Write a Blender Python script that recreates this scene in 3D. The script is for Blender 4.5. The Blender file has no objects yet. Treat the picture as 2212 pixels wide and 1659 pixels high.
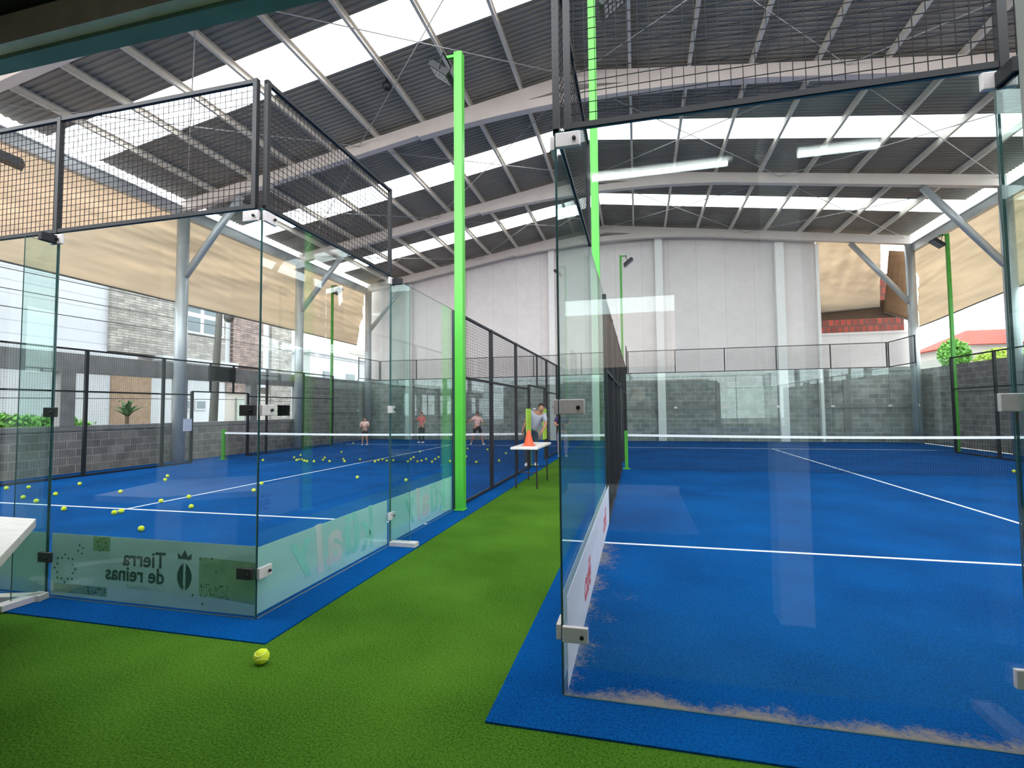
import bpy, bmesh, math, random
from mathutils import Vector, Matrix
random.seed(7)
S = bpy.context.scene
C = S.collection
PI = math.pi

# ------------------------------------------------------------------ camera
W, H = 2212, 1659
F = 1085.738
CAM = (2.6742, -3.1105, 1.49)
RX, RY, RZ = .0503, -.0091, .2439
_r = Vector((math.cos(RZ), math.sin(RZ), 0)); _f0 = Vector((-math.sin(RZ), math.cos(RZ), 0)); _u0 = Vector((0, 0, 1))
_f = _f0*math.cos(RX) + _u0*math.sin(RX); _u = _u0*math.cos(RX) - _f0*math.sin(RX)
_r2 = _r*math.cos(RY) + _u*math.sin(RY); _u2 = _u*math.cos(RY) - _r*math.sin(RY)
cd = bpy.data.cameras.new('camera'); cam = bpy.data.objects.new('camera', cd); C.objects.link(cam)
cd.sensor_width = 36; cd.lens = F/W*36; cd.clip_end = 400; cd.clip_start = .05
M4 = Matrix((_r2, _u2, -_f)).transposed().to_4x4(); M4.translation = Vector(CAM)
cam.matrix_world = M4
S.camera = cam

# ------------------------------------------------------------------ world / light / exposure
wd = bpy.data.worlds.new('overcast_sky'); S.world = wd; wd.use_nodes = True
nt = wd.node_tree; nt.nodes.clear()
wo = nt.nodes.new('ShaderNodeOutputWorld'); bg = nt.nodes.new('ShaderNodeBackground')
tc = nt.nodes.new('ShaderNodeTexCoord'); nz = nt.nodes.new('ShaderNodeTexNoise'); nz.inputs['Scale'].default_value = 2.2
cr = nt.nodes.new('ShaderNodeValToRGB')
cr.color_ramp.elements[0].position = .3; cr.color_ramp.elements[0].color = (.86, .93, 1, 1)
cr.color_ramp.elements[1].position = .7; cr.color_ramp.elements[1].color = (1, 1, 1, 1)
nt.links.new(tc.outputs['Generated'], nz.inputs['Vector']); nt.links.new(nz.outputs['Fac'], cr.inputs['Fac'])
nt.links.new(cr.outputs['Color'], bg.inputs['Color']); bg.inputs['Strength'].default_value = 1.0
nt.links.new(bg.outputs[0], wo.inputs[0])
S.view_settings.view_transform = 'Standard'; S.view_settings.look = 'None'
S.view_settings.gamma = 1; S.view_settings.use_curve_mapping = False
S.view_settings.exposure = 2.42

# ------------------------------------------------------------------ materials
def srgb(r, g, b):
    f = lambda v: (v/255/12.92) if v/255 <= .04045 else ((v/255+.055)/1.055)**2.4
    return (f(r), f(g), f(b), 1)
def newmat(name):
    m = bpy.data.materials.new(name); m.use_nodes = True
    return m, m.node_tree, m.node_tree.nodes['Principled BSDF']
def N(t, kind, **kw):
    n = t.nodes.new(kind)
    for k, v in kw.items():
        if k in n.inputs: n.inputs[k].default_value = v
        else: setattr(n, k, v)
    return n
def mat(name, col, rough=.6, metal=0, var=.08, scale=6, bump=0, bscale=60):
    m, t, p = newmat(name)
    p.inputs['Roughness'].default_value = rough; p.inputs['Metallic'].default_value = metal
    g = N(t, 'ShaderNodeNewGeometry'); n = N(t, 'ShaderNodeTexNoise', Scale=scale, Detail=4.0)
    t.links.new(g.outputs['Position'], n.inputs['Vector'])
    r = N(t, 'ShaderNodeValToRGB')
    a, b = r.color_ramp.elements
    a.position, b.position = .3, .7
    a.color = tuple(max(0, c*(1-var)) for c in col[:3])+(1,); b.color = tuple(min(1, c*(1+var)) for c in col[:3])+(1,)
    t.links.new(n.outputs['Fac'], r.inputs['Fac']); t.links.new(r.outputs['Color'], p.inputs['Base Color'])
    if bump:
        n2 = N(t, 'ShaderNodeTexNoise', Scale=bscale, Detail=3.0); t.links.new(g.outputs['Position'], n2.inputs['Vector'])
        bp = N(t, 'ShaderNodeBump', Strength=bump, Distance=.02); t.links.new(n2.outputs['Fac'], bp.inputs['Height'])
        t.links.new(bp.outputs[0], p.inputs['Normal'])
    return m
def brickmat(name, axis, c1, c2, mortar, bw=.4, bh=.2, ms=.012, var=.5):
    """axis: 'x' wall faces x (uses y,z); 'y' wall faces y (uses x,z)"""
    m, t, p = newmat(name); p.inputs['Roughness'].default_value = .9
    g = N(t, 'ShaderNodeNewGeometry'); s = N(t, 'ShaderNodeSeparateXYZ'); c = N(t, 'ShaderNodeCombineXYZ')
    t.links.new(g.outputs['Position'], s.inputs[0])
    t.links.new(s.outputs['Y' if axis == 'x' else 'X'], c.inputs['X']); t.links.new(s.outputs['Z'], c.inputs['Y'])
    b = N(t, 'ShaderNodeTexBrick'); b.inputs['Scale'].default_value = 1
    b.inputs['Brick Width'].default_value = bw; b.inputs['Row Height'].default_value = bh
    b.inputs['Mortar Size'].default_value = ms; b.inputs['Color1'].default_value = c1; b.inputs['Color2'].default_value = c2
    b.inputs['Mortar'].default_value = mortar
    t.links.new(c.outputs[0], b.inputs['Vector'])
    n = N(t, 'ShaderNodeTexNoise', Scale=3.0, Detail=6.0); t.links.new(g.outputs['Position'], n.inputs['Vector'])
    mr = N(t, 'ShaderNodeMapRange'); mr.inputs['From Min'].default_value = .3; mr.inputs['From Max'].default_value = .7
    mr.inputs['To Min'].default_value = 1-var*.5; mr.inputs['To Max'].default_value = 1+var*.4
    t.links.new(n.outputs['Fac'], mr.inputs['Value'])
    mx = N(t, 'ShaderNodeVectorMath', operation='SCALE'); t.links.new(b.outputs['Color'], mx.inputs[0]); t.links.new(mr.outputs[0], mx.inputs['Scale'])
    t.links.new(mx.outputs[0], p.inputs['Base Color'])
    bp = N(t, 'ShaderNodeBump', Strength=.5, Distance=.01); t.links.new(b.outputs['Fac'], bp.inputs['Height']); bp.invert = True
    t.links.new(bp.outputs[0], p.inputs['Normal'])
    return m
def turf(name, c1, c2, dirt=None, spec=.2):
    m, t, p = newmat(name); p.inputs['Roughness'].default_value = .9; p.inputs['Specular IOR Level'].default_value = .06
    g = N(t, 'ShaderNodeNewGeometry')
    n = N(t, 'ShaderNodeTexNoise', Scale=85.0, Detail=5.0, Roughness=.75); t.links.new(g.outputs['Position'], n.inputs['Vector'])
    n0 = N(t, 'ShaderNodeTexNoise', Scale=.9, Detail=3.0); t.links.new(g.outputs['Position'], n0.inputs['Vector'])
    ad = N(t, 'ShaderNodeMath', operation='MULTIPLY_ADD'); t.links.new(n0.outputs['Fac'], ad.inputs[0]); ad.inputs[1].default_value = .35
    t.links.new(n.outputs['Fac'], ad.inputs[2])
    r = N(t, 'ShaderNodeValToRGB'); r.color_ramp.elements[0].position = .5; r.color_ramp.elements[1].position = .85
    r.color_ramp.elements[0].color = c1; r.color_ramp.elements[1].color = c2
    t.links.new(ad.outputs[0], r.inputs['Fac'])
    out = r.outputs['Color']
    if dirt:
        # pale sand that has gathered along the foot of the glass
        gx, gy, x1 = dirt
        s = N(t, 'ShaderNodeSeparateXYZ'); t.links.new(g.outputs['Position'], s.inputs[0])
        def band(sock, at, width, amp):
            a = N(t, 'ShaderNodeMath', operation='SUBTRACT'); t.links.new(sock, a.inputs[0]); a.inputs[1].default_value = at
            mr = N(t, 'ShaderNodeMapRange'); t.links.new(a.outputs[0], mr.inputs['Value'])
            mr.inputs['From Min'].default_value = 0; mr.inputs['From Max'].default_value = width
            mr.inputs['To Min'].default_value = amp; mr.inputs['To Max'].default_value = 0
            return mr
        b1 = band(s.outputs['Y'], gy, .26, .66); b2 = band(s.outputs['X'], gx, .60, .50)
        mxm = N(t, 'ShaderNodeMath', operation='MAXIMUM'); t.links.new(b1.outputs[0], mxm.inputs[0]); t.links.new(b2.outputs[0], mxm.inputs[1])
        fade = N(t, 'ShaderNodeMapRange'); t.links.new(s.outputs['Y'], fade.inputs['Value'])
        fade.inputs['From Min'].default_value = 2.6; fade.inputs['From Max'].default_value = 3.4; fade.inputs['To Min'].default_value = 1; fade.inputs['To Max'].default_value = 0
        mm = N(t, 'ShaderNodeMath', operation='MULTIPLY'); t.links.new(mxm.outputs[0], mm.inputs[0]); t.links.new(fade.outputs[0], mm.inputs[1])
        dn = N(t, 'ShaderNodeTexNoise', Scale=34.0, Detail=8.0, Roughness=.85); t.links.new(g.outputs['Position'], dn.inputs['Vector'])
        ln = N(t, 'ShaderNodeTexNoise', Scale=3.2, Detail=3.0); t.links.new(g.outputs['Position'], ln.inputs['Vector'])
        s0 = N(t, 'ShaderNodeMath', operation='MULTIPLY_ADD'); t.links.new(ln.outputs['Fac'], s0.inputs[0]); s0.inputs[1].default_value = .7; t.links.new(dn.outputs['Fac'], s0.inputs[2])
        s1 = N(t, 'ShaderNodeMath', operation='SUBTRACT'); t.links.new(s0.outputs[0], s1.inputs[0]); s1.inputs[1].default_value = .35
        sm = N(t, 'ShaderNodeMath', operation='ADD'); t.links.new(mm.outputs[0], sm.inputs[0]); t.links.new(s1.outputs[0], sm.inputs[1])
        th = N(t, 'ShaderNodeMapRange'); t.links.new(sm.outputs[0], th.inputs['Value']); th.inputs['From Min'].default_value = .90; th.inputs['From Max'].default_value = 1.15
        th.inputs['To Max'].default_value = .9
        # only inside the court
        gi = N(t, 'ShaderNodeMath', operation='GREATER_THAN'); t.links.new(s.outputs['X'], gi.inputs[0]); gi.inputs[1].default_value = gx
        gj = N(t, 'ShaderNodeMath', operation='GREATER_THAN'); t.links.new(s.outputs['Y'], gj.inputs[0]); gj.inputs[1].default_value = gy
        k1 = N(t, 'ShaderNodeMath', operation='MULTIPLY'); t.links.new(gi.outputs[0], k1.inputs[0]); t.links.new(gj.outputs[0], k1.inputs[1])
        k2 = N(t, 'ShaderNodeMath', operation='MULTIPLY'); t.links.new(k1.outputs[0], k2.inputs[0]); t.links.new(th.outputs[0], k2.inputs[1])
        mix = N(t, 'ShaderNodeMix', data_type='RGBA'); t.links.new(k2.outputs[0], mix.inputs[0])
        t.links.new(out, mix.inputs[6]); mix.inputs[7].default_value = srgb(160, 142, 124)
        out = mix.outputs[2]
    t.links.new(out, p.inputs['Base Color'])
    bp = N(t, 'ShaderNodeBump', Strength=.6, Distance=.01); t.links.new(n.outputs['Fac'], bp.inputs['Height']); t.links.new(bp.outputs[0], p.inputs['Normal'])
    return m
def glassmat(name, tint, refl=1.0):
    m = bpy.data.materials.new(name); m.use_nodes = True; t = m.node_tree; t.nodes.clear()
    o = N(t, 'ShaderNodeOutputMaterial'); tr = N(t, 'ShaderNodeBsdfTransparent'); gl = N(t, 'ShaderNodeBsdfGlossy'); fr = N(t, 'ShaderNodeFresnel')
    fr.inputs['IOR'].default_value = 1.5*refl; gl.inputs['Roughness'].default_value = .005; gl.inputs['Color'].default_value = (.9, 1, .97, 1)
    # constant angle dependence on both faces of the pane
    g = N(t, 'ShaderNodeNewGeometry'); mi = N(t, 'ShaderNodeMath', operation='MULTIPLY')
    tr.inputs['Color'].default_value = tint
    lw = N(t, 'ShaderNodeLayerWeight'); lw.inputs['Blend'].default_value = .5
    pw = N(t, 'ShaderNodeMath', operation='POWER'); t.links.new(lw.outputs['Facing'], pw.inputs[0]); pw.inputs[1].default_value = 4.8
    ma = N(t, 'ShaderNodeMath', operation='MULTIPLY_ADD'); t.links.new(pw.outputs[0], ma.inputs[0]); ma.inputs[1].default_value = .95*refl; ma.inputs[2].default_value = .045*refl
    mx = N(t, 'ShaderNodeMixShader'); t.links.new(ma.outputs[0], mx.inputs[0]); t.links.new(tr.outputs[0], mx.inputs[1]); t.links.new(gl.outputs[0], mx.inputs[2])
    t.links.new(mx.outputs[0], o.inputs[0])
    return m
def sheetmat(name, col, trans=.5, clear=0, stripes=None):
    """cloth / fibreglass: diffuse + translucent (+ some clear transmission)"""
    m = bpy.data.materials.new(name); m.use_nodes = True; t = m.node_tree; t.nodes.clear()
    o = N(t, 'ShaderNodeOutputMaterial'); d = N(t, 'ShaderNodeBsdfDiffuse'); tl = N(t, 'ShaderNodeBsdfTranslucent'); mx = N(t, 'ShaderNodeMixShader')
    g = N(t, 'ShaderNodeNewGeometry'); mp = N(t, 'ShaderNodeMapping'); mp.inputs['Scale'].default_value = (1, .35, 3)
    n = N(t, 'ShaderNodeTexNoise', Scale=1.6, Detail=6.0); t.links.new(g.outputs['Position'], mp.inputs['Vector']); t.links.new(mp.outputs[0], n.inputs['Vector'])
    r = N(t, 'ShaderNodeValToRGB'); r.color_ramp.elements[0].position = .3; r.color_ramp.elements[1].position = .7
    r.color_ramp.elements[0].color = tuple(c*.86 for c in col[:3])+(1,); r.color_ramp.elements[1].color = col
    t.links.new(n.outputs['Fac'], r.inputs['Fac'])
    t.links.new(r.outputs['Color'], d.inputs['Color']); t.links.new(r.outputs['Color'], tl.inputs['Color'])
    mx.inputs[0].default_value = trans; t.links.new(d.outputs[0], mx.inputs[1]); t.links.new(tl.outputs[0], mx.inputs[2])
    last = mx.outputs[0]
    if clear:
        tr = N(t, 'ShaderNodeBsdfTransparent'); m2 = N(t, 'ShaderNodeMixShader'); m2.inputs[0].default_value = clear
        t.links.new(last, m2.inputs[1]); t.links.new(tr.outputs[0], m2.inputs[2]); last = m2.outputs[0]
    t.links.new(last, o.inputs[0])
    return m
def emis(name, col, st):
    m = bpy.data.materials.new(name); m.use_nodes = True; t = m.node_tree; t.nodes.clear()
    o = N(t, 'ShaderNodeOutputMaterial'); e = N(t, 'ShaderNodeEmission'); e.inputs[0].default_value = col; e.inputs[1].default_value = st
    t.links.new(e.outputs[0], o.inputs[0]); return m

M = dict(
    green_turf=turf('green_turf', srgb(26, 68, 8), srgb(90, 134, 38)),
    blue_turf=turf('blue_turf', srgb(0, 50, 104), srgb(0, 92, 166)),
    blue_turf_sandy=turf('blue_turf_sandy', srgb(0, 50, 104), srgb(0, 92, 166), dirt=(2.27, -.45, 12.3)),
    line=mat('line_white', srgb(225, 232, 240), .8, var=.06, scale=30),
    black=mat('black_metal', srgb(20, 21, 26), .55, 0, .1),
    lime=mat('lime_paint', srgb(78, 180, 56), .35, 0, .04),
    lime_dark=mat('lime_paint_worn', srgb(66, 150, 45), .45, 0, .08),
    steel=mat('grey_painted_steel', srgb(208, 196, 188), .5, 0, .05, 2),
    purlin=mat('galvanised_purlin', srgb(214, 206, 194), .5, 0, .06, 2),
    galv=mat('galvanised_column', srgb(176, 180, 182), .35, .3, .08, 2),
    wiremat=mat('black_wire_mesh', srgb(14, 15, 18), .85, 0, .05),
    rod=mat('steel_rod', srgb(170, 168, 165), .5, .3),
    roof=mat('zinc_roof_sheet', srgb(140, 131, 120), .6, 0, .1, .7),
    skylight=sheetmat('fibreglass_skylight', (.95, .97, .97, 1), .75, .3),
    canvas=sheetmat('tan_canvas', srgb(232, 216, 196), .6),
    canvas_brown=sheetmat('brown_canvas', srgb(150, 118, 92), .3),
    white_wall=mat('white_panel_wall', srgb(236, 228, 224), .8, 0, .05, .8),
    white_paint=mat('white_paint', srgb(238, 235, 231), .6, 0, .03),
    concrete=mat('grey_concrete', srgb(142, 139, 137), .9, 0, .16, 3, .3, 30),
    dark_steel=mat('dark_teal_steel', srgb(104, 142, 132), .5, 0, .15, 3),
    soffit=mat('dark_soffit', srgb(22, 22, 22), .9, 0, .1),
    net=mat('black_net_cord', srgb(16, 18, 24), .8, 0, .05),
    band=mat('white_net_band', srgb(238, 238, 240), .7, 0, .03),
    vinyl=sheetmat('white_vinyl', srgb(208, 240, 240), .5),
    vinyl_back=sheetmat('grey_green_vinyl', srgb(214, 238, 230), .55),
    vinyl_r=sheetmat('white_vinyl_plain', srgb(232, 232, 244), .35),
    chrome=mat('zinc_bracket', srgb(214, 206, 206), .35, .1, .06, 20),
    darkchrome=mat('dark_bracket', srgb(70, 70, 72), .4, .5, .1, 20),
    bolt=mat('black_bolt', srgb(12, 12, 12), .4),
    ball=mat('tennis_felt', srgb(226, 240, 50), .9, 0, .08, 60, .4, 900),
    seam=mat('ball_seam', srgb(228, 238, 130), .7),
    glass=glassmat('tempered_glass', (.945, .975, .967, 1)),
    glass_fin=glassmat('fin_glass', (.87, .95, .93, 1)),
    glass_edge=mat('glass_edge', srgb(62, 98, 98), .2, 0, .1),
    skin=mat('skin', srgb(190, 138, 112), .6, 0, .04),
    hair=mat('dark_hair', srgb(24, 18, 16), .6, 0, .1, 40),
    tabletop=mat('white_tabletop', srgb(232, 228, 224), .35, 0, .03, 3),
    terrazzo=mat('white_concrete_top', srgb(226, 222, 216), .6, 0, .08, 14),
    terrazzo_s=mat('grey_concrete_edge', srgb(190, 186, 178), .8, 0, .08, 14),
    orange=mat('orange_plastic', srgb(240, 92, 50), .45, 0, .04),
    lime_pad=sheetmat('lime_pad', srgb(190, 226, 100), .35),
    asphalt=mat('street_asphalt', srgb(150, 150, 148), .9, 0, .12, 2),
    ext_white=mat('exterior_white', srgb(176, 179, 183), .8, 0, .04, 1.5),
    ext_cream=mat('exterior_cream', srgb(160, 155, 148), .8, 0, .06, 1.5),
    glass_dark=mat('window_glass_dark', srgb(84, 98, 104), .1, 0, .1),
    wood=mat('brown_board', srgb(138, 116, 96), .7, 0, .15, 5),
    pole=mat('weathered_pole', srgb(92, 90, 86), .9, 0, .12),
    wire=mat('black_wire', srgb(60, 62, 64), .7),
    leaf=mat('leaf_green', srgb(96, 150, 62), .7, 0, .35, 9),
    leaf2=mat('leaf_palm', srgb(60, 92, 52), .7, 0, .35, 9),
    leaf_y=mat('leaf_yellow_green', srgb(170, 196, 84), .7, 0, .3, 9),
    trunk=mat('tree_bark', srgb(96, 80, 64), .9),
    redroof=mat('red_roof_tile', srgb(186, 62, 48), .8, 0, .12, 4),
    led=emis('lamp_led', (1, .98, .95, 1), 1.2),
    brown_steel=mat('brown_grey_steel', srgb(214, 212, 198), .6, 0, .2, 3),
    pink_wall=mat('pale_pink_wall', srgb(214, 180, 168), .8),
    tube=emis('tube_light', (.92, .96, 1, 1), 4.5),
    paper=mat('pale_paper', srgb(176, 182, 204), .8),
)
M['block_x'] = brickmat('concrete_block_x', 'x', srgb(146, 140, 136), srgb(122, 117, 115), srgb(166, 160, 155))
M['block_y'] = brickmat('concrete_block_y', 'y', srgb(158, 158, 154), srgb(132, 133, 130), srgb(178, 176, 172))
M['stone'] = brickmat('pale_stone_cladding', 'x', srgb(160, 155, 149), srgb(126, 123, 119), srgb(100, 97, 94), .55, .12, .012, .5)
M['stone_red'] = brickmat('rosy_stone_cladding', 'x', srgb(146, 128, 121), srgb(116, 102, 98), srgb(92, 82, 78), .55, .12, .012, .5)
M['dark_brick'] = brickmat('dark_red_brick', 'y', srgb(150, 66, 54), srgb(108, 54, 46), srgb(84, 66, 58), .25, .35, .03, .4)
M['panel_y'] = brickmat('white_precast_panel', 'y', srgb(236, 227, 223), srgb(232, 223, 219), srgb(220, 211, 207), 1.2, 12, .012, .08)
M['groove_x'] = brickmat('white_grooved_render', 'x', srgb(178, 180, 184), srgb(175, 177, 182), srgb(156, 158, 164), 40, .5, .02, .06)

ORD = 'first second third fourth fifth sixth seventh eighth ninth tenth eleventh twelfth thirteenth fourteenth fifteenth sixteenth seventeenth eighteenth nineteenth twentieth twenty-first twenty-second twenty-third twenty-fourth twenty-fifth twenty-sixth twenty-seventh twenty-eighth twenty-ninth thirtieth thirty-first thirty-second'.split()

# ------------------------------------------------------------------ mesh helpers
WL = {}
class MB:
    def __init__(s): s.v = []; s.f = []; s.m = []
    def quad(s, a, b, c, d, mi=0):
        n = len(s.v); s.v += [a, b, c, d]; s.f.append((n, n+1, n+2, n+3)); s.m.append(mi); return s
    def poly(s, pts, mi=0):
        n = len(s.v); s.v += list(pts); s.f.append(tuple(range(n, n+len(pts)))); s.m.append(mi); return s
    def box(s, x0, x1, y0, y1, z0, z1, mi=0, mis=None):
        n = len(s.v)
        s.v += [(x0, y0, z0), (x1, y0, z0), (x1, y1, z0), (x0, y1, z0), (x0, y0, z1), (x1, y0, z1), (x1, y1, z1), (x0, y1, z1)]
        fs = [(0, 3, 2, 1), (4, 5, 6, 7), (0, 1, 5, 4), (1, 2, 6, 5), (2, 3, 7, 6), (3, 0, 4, 7)]
        for k, q in enumerate(fs): s.f.append(tuple(n+i for i in q)); s.m.append(mis[k] if mis else mi)
        return s
    def beam(s, p, q, w, h, mi=0, up=(0, 0, 1)):
        p = Vector(p); q = Vector(q); d = (q-p).normalized(); u = Vector(up)
        a = d.cross(u)
        if a.length < 1e-4: a = d.cross(Vector((1, 0, 0)))
        a.normalize(); b = a.cross(d).normalized()
        n = len(s.v)
        for o in (p, q):
            for i, j in ((-1, -1), (1, -1), (1, 1), (-1, 1)): s.v.append(tuple(o + a*(i*w/2) + b*(j*h/2)))
        for q4 in ((3, 2, 1, 0), (4, 5, 6, 7), (0, 1, 5, 4), (1, 2, 6, 5), (2, 3, 7, 6), (3, 0, 4, 7)):
            s.f.append(tuple(n+i for i in q4)); s.m.append(mi)
        return s
    def tube(s, p, q, r, k=10, r2=None, mi=0, caps=True):
        p = Vector(p); q = Vector(q); d = (q-p).normalized(); r2 = r if r2 is None else r2
        a = d.cross(Vector((0, 0, 1)))
        if a.length < 1e-4: a = Vector((1, 0, 0))
        a.normalize(); b = a.cross(d)
        n = len(s.v)
        for o, rr in ((p, r), (q, r2)):
            for i in range(k):
                t = 2*PI*i/k; s.v.append(tuple(o + a*(rr*math.cos(t)) + b*(rr*math.sin(t))))
        for i in range(k):
            j = (i+1) % k; s.f.append((n+i, n+j, n+k+j, n+k+i)); s.m.append(mi)
        if caps:
            s.f.append(tuple(n+i for i in reversed(range(k)))); s.m.append(mi); s.f.append(tuple(n+k+i for i in range(k))); s.m.append(mi)
        return s
    def path(s, pts, r, k=6):
        for a, b in zip(pts, pts[1:]): s.tube(a, b, r, k)
        return s
    def ball(s, c, rx, ry=None, rz=None, seg=12, rings=8, mi=0):
        ry = ry or rx; rz = rz or rx; n = len(s.v)
        s.v.append((c[0], c[1], c[2]-rz))
        for i in range(1, rings):
            ph = -PI/2 + PI*i/rings
            for j in range(seg):
                t = 2*PI*j/seg; s.v.append((c[0]+rx*math.cos(ph)*math.cos(t), c[1]+ry*math.cos(ph)*math.sin(t), c[2]+rz*math.sin(ph)))
        s.v.append((c[0], c[1], c[2]+rz)); e = len(s.v)-1
        for j in range(seg):
            k = (j+1) % seg
            s.f.append((n, n+1+k, n+1+j)); s.m.append(mi)
            for i in range(rings-2):
                a = n+1+i*seg; s.f.append((a+j, a+k, a+seg+k, a+seg+j)); s.m.append(mi)
            a = n+1+(rings-2)*seg; s.f.append((a+j, a+k, e)); s.m.append(mi)
        return s
    def build(s, name, mats, parent=None, origin=None, smooth=False, bevel=0):
        if not isinstance(mats, (list, tuple)): mats = [mats]
        if origin is None:
            xs = [v[0] for v in s.v]; ys = [v[1] for v in s.v]; zs = [v[2] for v in s.v]
            origin = ((min(xs)+max(xs))/2, (min(ys)+max(ys))/2, min(zs))
        o0 = Vector(origin)
        me = bpy.data.meshes.new(name); me.from_pydata([tuple(Vector(v)-o0) for v in s.v], [], s.f)
        for m in mats: me.materials.append(m)
        me.polygons.foreach_set('material_index', s.m)
        if smooth: me.polygons.foreach_set('use_smooth', [True]*len(me.polygons))
        me.update()
        return link(name, me, parent, o0, bevel)
def link(name, me, parent, o0, bevel=0):
    o = bpy.data.objects.new(name, me); C.objects.link(o)
    if parent: o.parent = parent; o.location = Vector(o0) - WL[parent]
    else: o.location = o0
    WL[o] = Vector(o0)
    if bevel:
        b = o.modifiers.new('bevel', 'BEVEL'); b.width = bevel; b.segments = 2; b.limit_method = 'ANGLE'
    return o
def tag(o, label=None, cat=None, group=None, kind=None):
    if label: o['label'] = label
    if cat: o['category'] = cat
    if group: o['group'] = group
    if kind: o['kind'] = kind
    return o
def empty(name, loc, label=None, cat=None, group=None, kind=None):
    o = bpy.data.objects.new(name, None); C.objects.link(o); o.location = loc; o.empty_display_size = .2; WL[o] = Vector(loc)
    return tag(o, label, cat, group, kind)
def struct(o, label=None): o['kind'] = 'structure'; 
def copy_tree(o, parent=None):
    c = o.copy(); C.objects.link(c); c.parent = parent
    for ch in list(o.children): copy_tree(ch, c)
    return c

# court frames of reference: court A (left) has its near right corner at the origin, court B (right) its near left corner at (GX, D)
GX, D = 2.27, -.45
NH = .86           # net height

# ------------------------------------------------------------------ ground
b = MB().quad((-60, -30, -.06), (70, -30, -.06), (70, 90, -.06), (-60, 90, -.06))
o = b.build('floor', M['asphalt']); struct(o)
b = MB().box(-11.0, 13.5, -6.9, 20.75, -.05, 0); o = b.build('floor', M['green_turf']); struct(o)
def slab(x0, x1, y0, y1, m, name='floor'):
    o = MB().box(x0, x1, y0, y1, .0005, .010).build(name, m); struct(o); return o
slab(-11.0, .33, -.30, 20.6, M['blue_turf'])
slab(GX-.33, 13.5, D-.30, 20.6, M['blue_turf_sandy'])
def line(x0, x1, y0, y1): 
    o = MB().box(x0, x1, y0, y1, .0101, .0125).build('court_line', M['line']); struct(o); return o
LW = .05
for ox, oy in ((-10, 0), (GX, D)):
    for yy in (3.05, 16.95): line(ox+.02, ox+9.98, oy+yy-LW/2, oy+yy+LW/2)
    line(ox+5-LW/2, ox+5+LW/2, oy+2.85, oy+3.02); line(ox+5-LW/2, ox+5+LW/2, oy+3.08, oy+16.92)

# ------------------------------------------------------------------ hall: frames, columns, roof
XL, XR, XM = -10.75, 13.45, 1.4
ZR = 9.93; SLL, SLR = .163, .134
ztop = lambda x: ZR - (SLL if x < XM else SLR)*abs(x-XM)
def portal(y, label):
    e = empty('portal_frame', (XM, y, 0), label, 'steel frame', 'steel portal frames of the hall')
    d = .34; w = .20
    for side, xx in (('L', XL), ('R', XR)):
        MB().tube((xx, y, 0), (xx, y, ztop(xx)-d), .17, 20).build('column', M['galv'], e, smooth=True)
        sx = 1 if side == 'L' else -1
        bx = xx + sx*2.1
        if y > 4: MB().tube((xx+sx*.12, y, 5.65), (bx, y, ztop(bx)-d-.03), .105, 14).build('knee_brace', M['galv'], e, smooth=True)
        mb = MB(); n = 10
        # rafter: box girder following the roof slope, straight to the ridge
        xa, xb = xx, XM
        za, zb = ztop(xa), ztop(xb)
        mb.v = [(xa, y-w/2, za-d), (xa, y+w/2, za-d), (xa, y+w/2, za), (xa, y-w/2, za), (xb, y-w/2, zb-d), (xb, y+w/2, zb-d), (xb, y+w/2, zb), (xb, y-w/2, zb)]
        mb.f = [(0, 1, 2, 3), (7, 6, 5, 4), (0, 4, 5, 1), (1, 5, 6, 2), (2, 6, 7, 3), (3, 7, 4, 0)]; mb.m = [0]*6
        mb.build('rafter', M['steel'], e)
    # bowed lower chord under the ridge
    mb = MB(); n = 22; R_ = 5.0; XC = 2.1; zb = lambda x: 9.43 - .36*((x-XC)/R_)**2
    xs = [XC-R_+2*R_*i/n for i in range(n+1)]
    for i, x in enumerate(xs):
        z = zb(x)
        mb.v += [(x, y-w/2-.01, z-.23), (x, y+w/2+.01, z-.23), (x, y+w/2+.01, z), (x, y-w/2-.01, z)]
    for i in range(n):
        a = 4*i
        for k in range(4): mb.f.append((a+k, a+(k+1) % 4, a+4+(k+1) % 4, a+4+k)); mb.m.append(0)
    mb.f += [(3, 2, 1, 0), (4*n, 4*n+1, 4*n+2, 4*n+3)]; mb.m += [0, 0]
    mb.build('bowed_chord', M['steel'], e)
    return e
FR = (3.7, 9.2, 14.7, 20.15)
frames = [portal(y, l) for y, l in zip(FR, ('steel portal frame nearest the viewer, above the near court ends', 'steel portal frame with round columns crossing just before the nets', 'steel portal frame with round columns crossing over the far half of the courts',
                     'steel portal frame standing against the back wall'))]
Y0, Y1 = 1.2, 20.9
SKY = ((5.55, 6.75), (11.65, 12.75), (16.9, 18.0))
def sheet(ya, yb):
    per = .14; prof = []
    y = ya
    while y < yb-1e-6:
        for dy, dz in ((0, 0), (.065, 0), (.08, .024), (.125, .024)):
            if y+dy < yb-1e-6: prof.append((y+dy, dz))
        y += per
    prof.append((yb, 0))
    mb = MB(); n = len(prof); xs = (XL-.12, XM, XR+.2)
    for x in xs:
        for yy, dz in prof: mb.v.append((x, yy, ztop(x)+.17+dz))
    for j in range(2):
        for i in range(n-1): mb.f.append((j*n+i, (j+1)*n+i, (j+1)*n+i+1, j*n+i+1)); mb.m.append(0)
    return mb
segs = []; y = Y0
for a, c in SKY: segs.append((y, a)); y = c
segs.append((y, Y1))
for a, c in segs: struct(sheet(a, c).build('ceiling', M['roof']))
for i, (a, c) in enumerate(SKY): struct(sheet(a, c).build('window_%d' % (i+1), M['skylight']))
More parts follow.
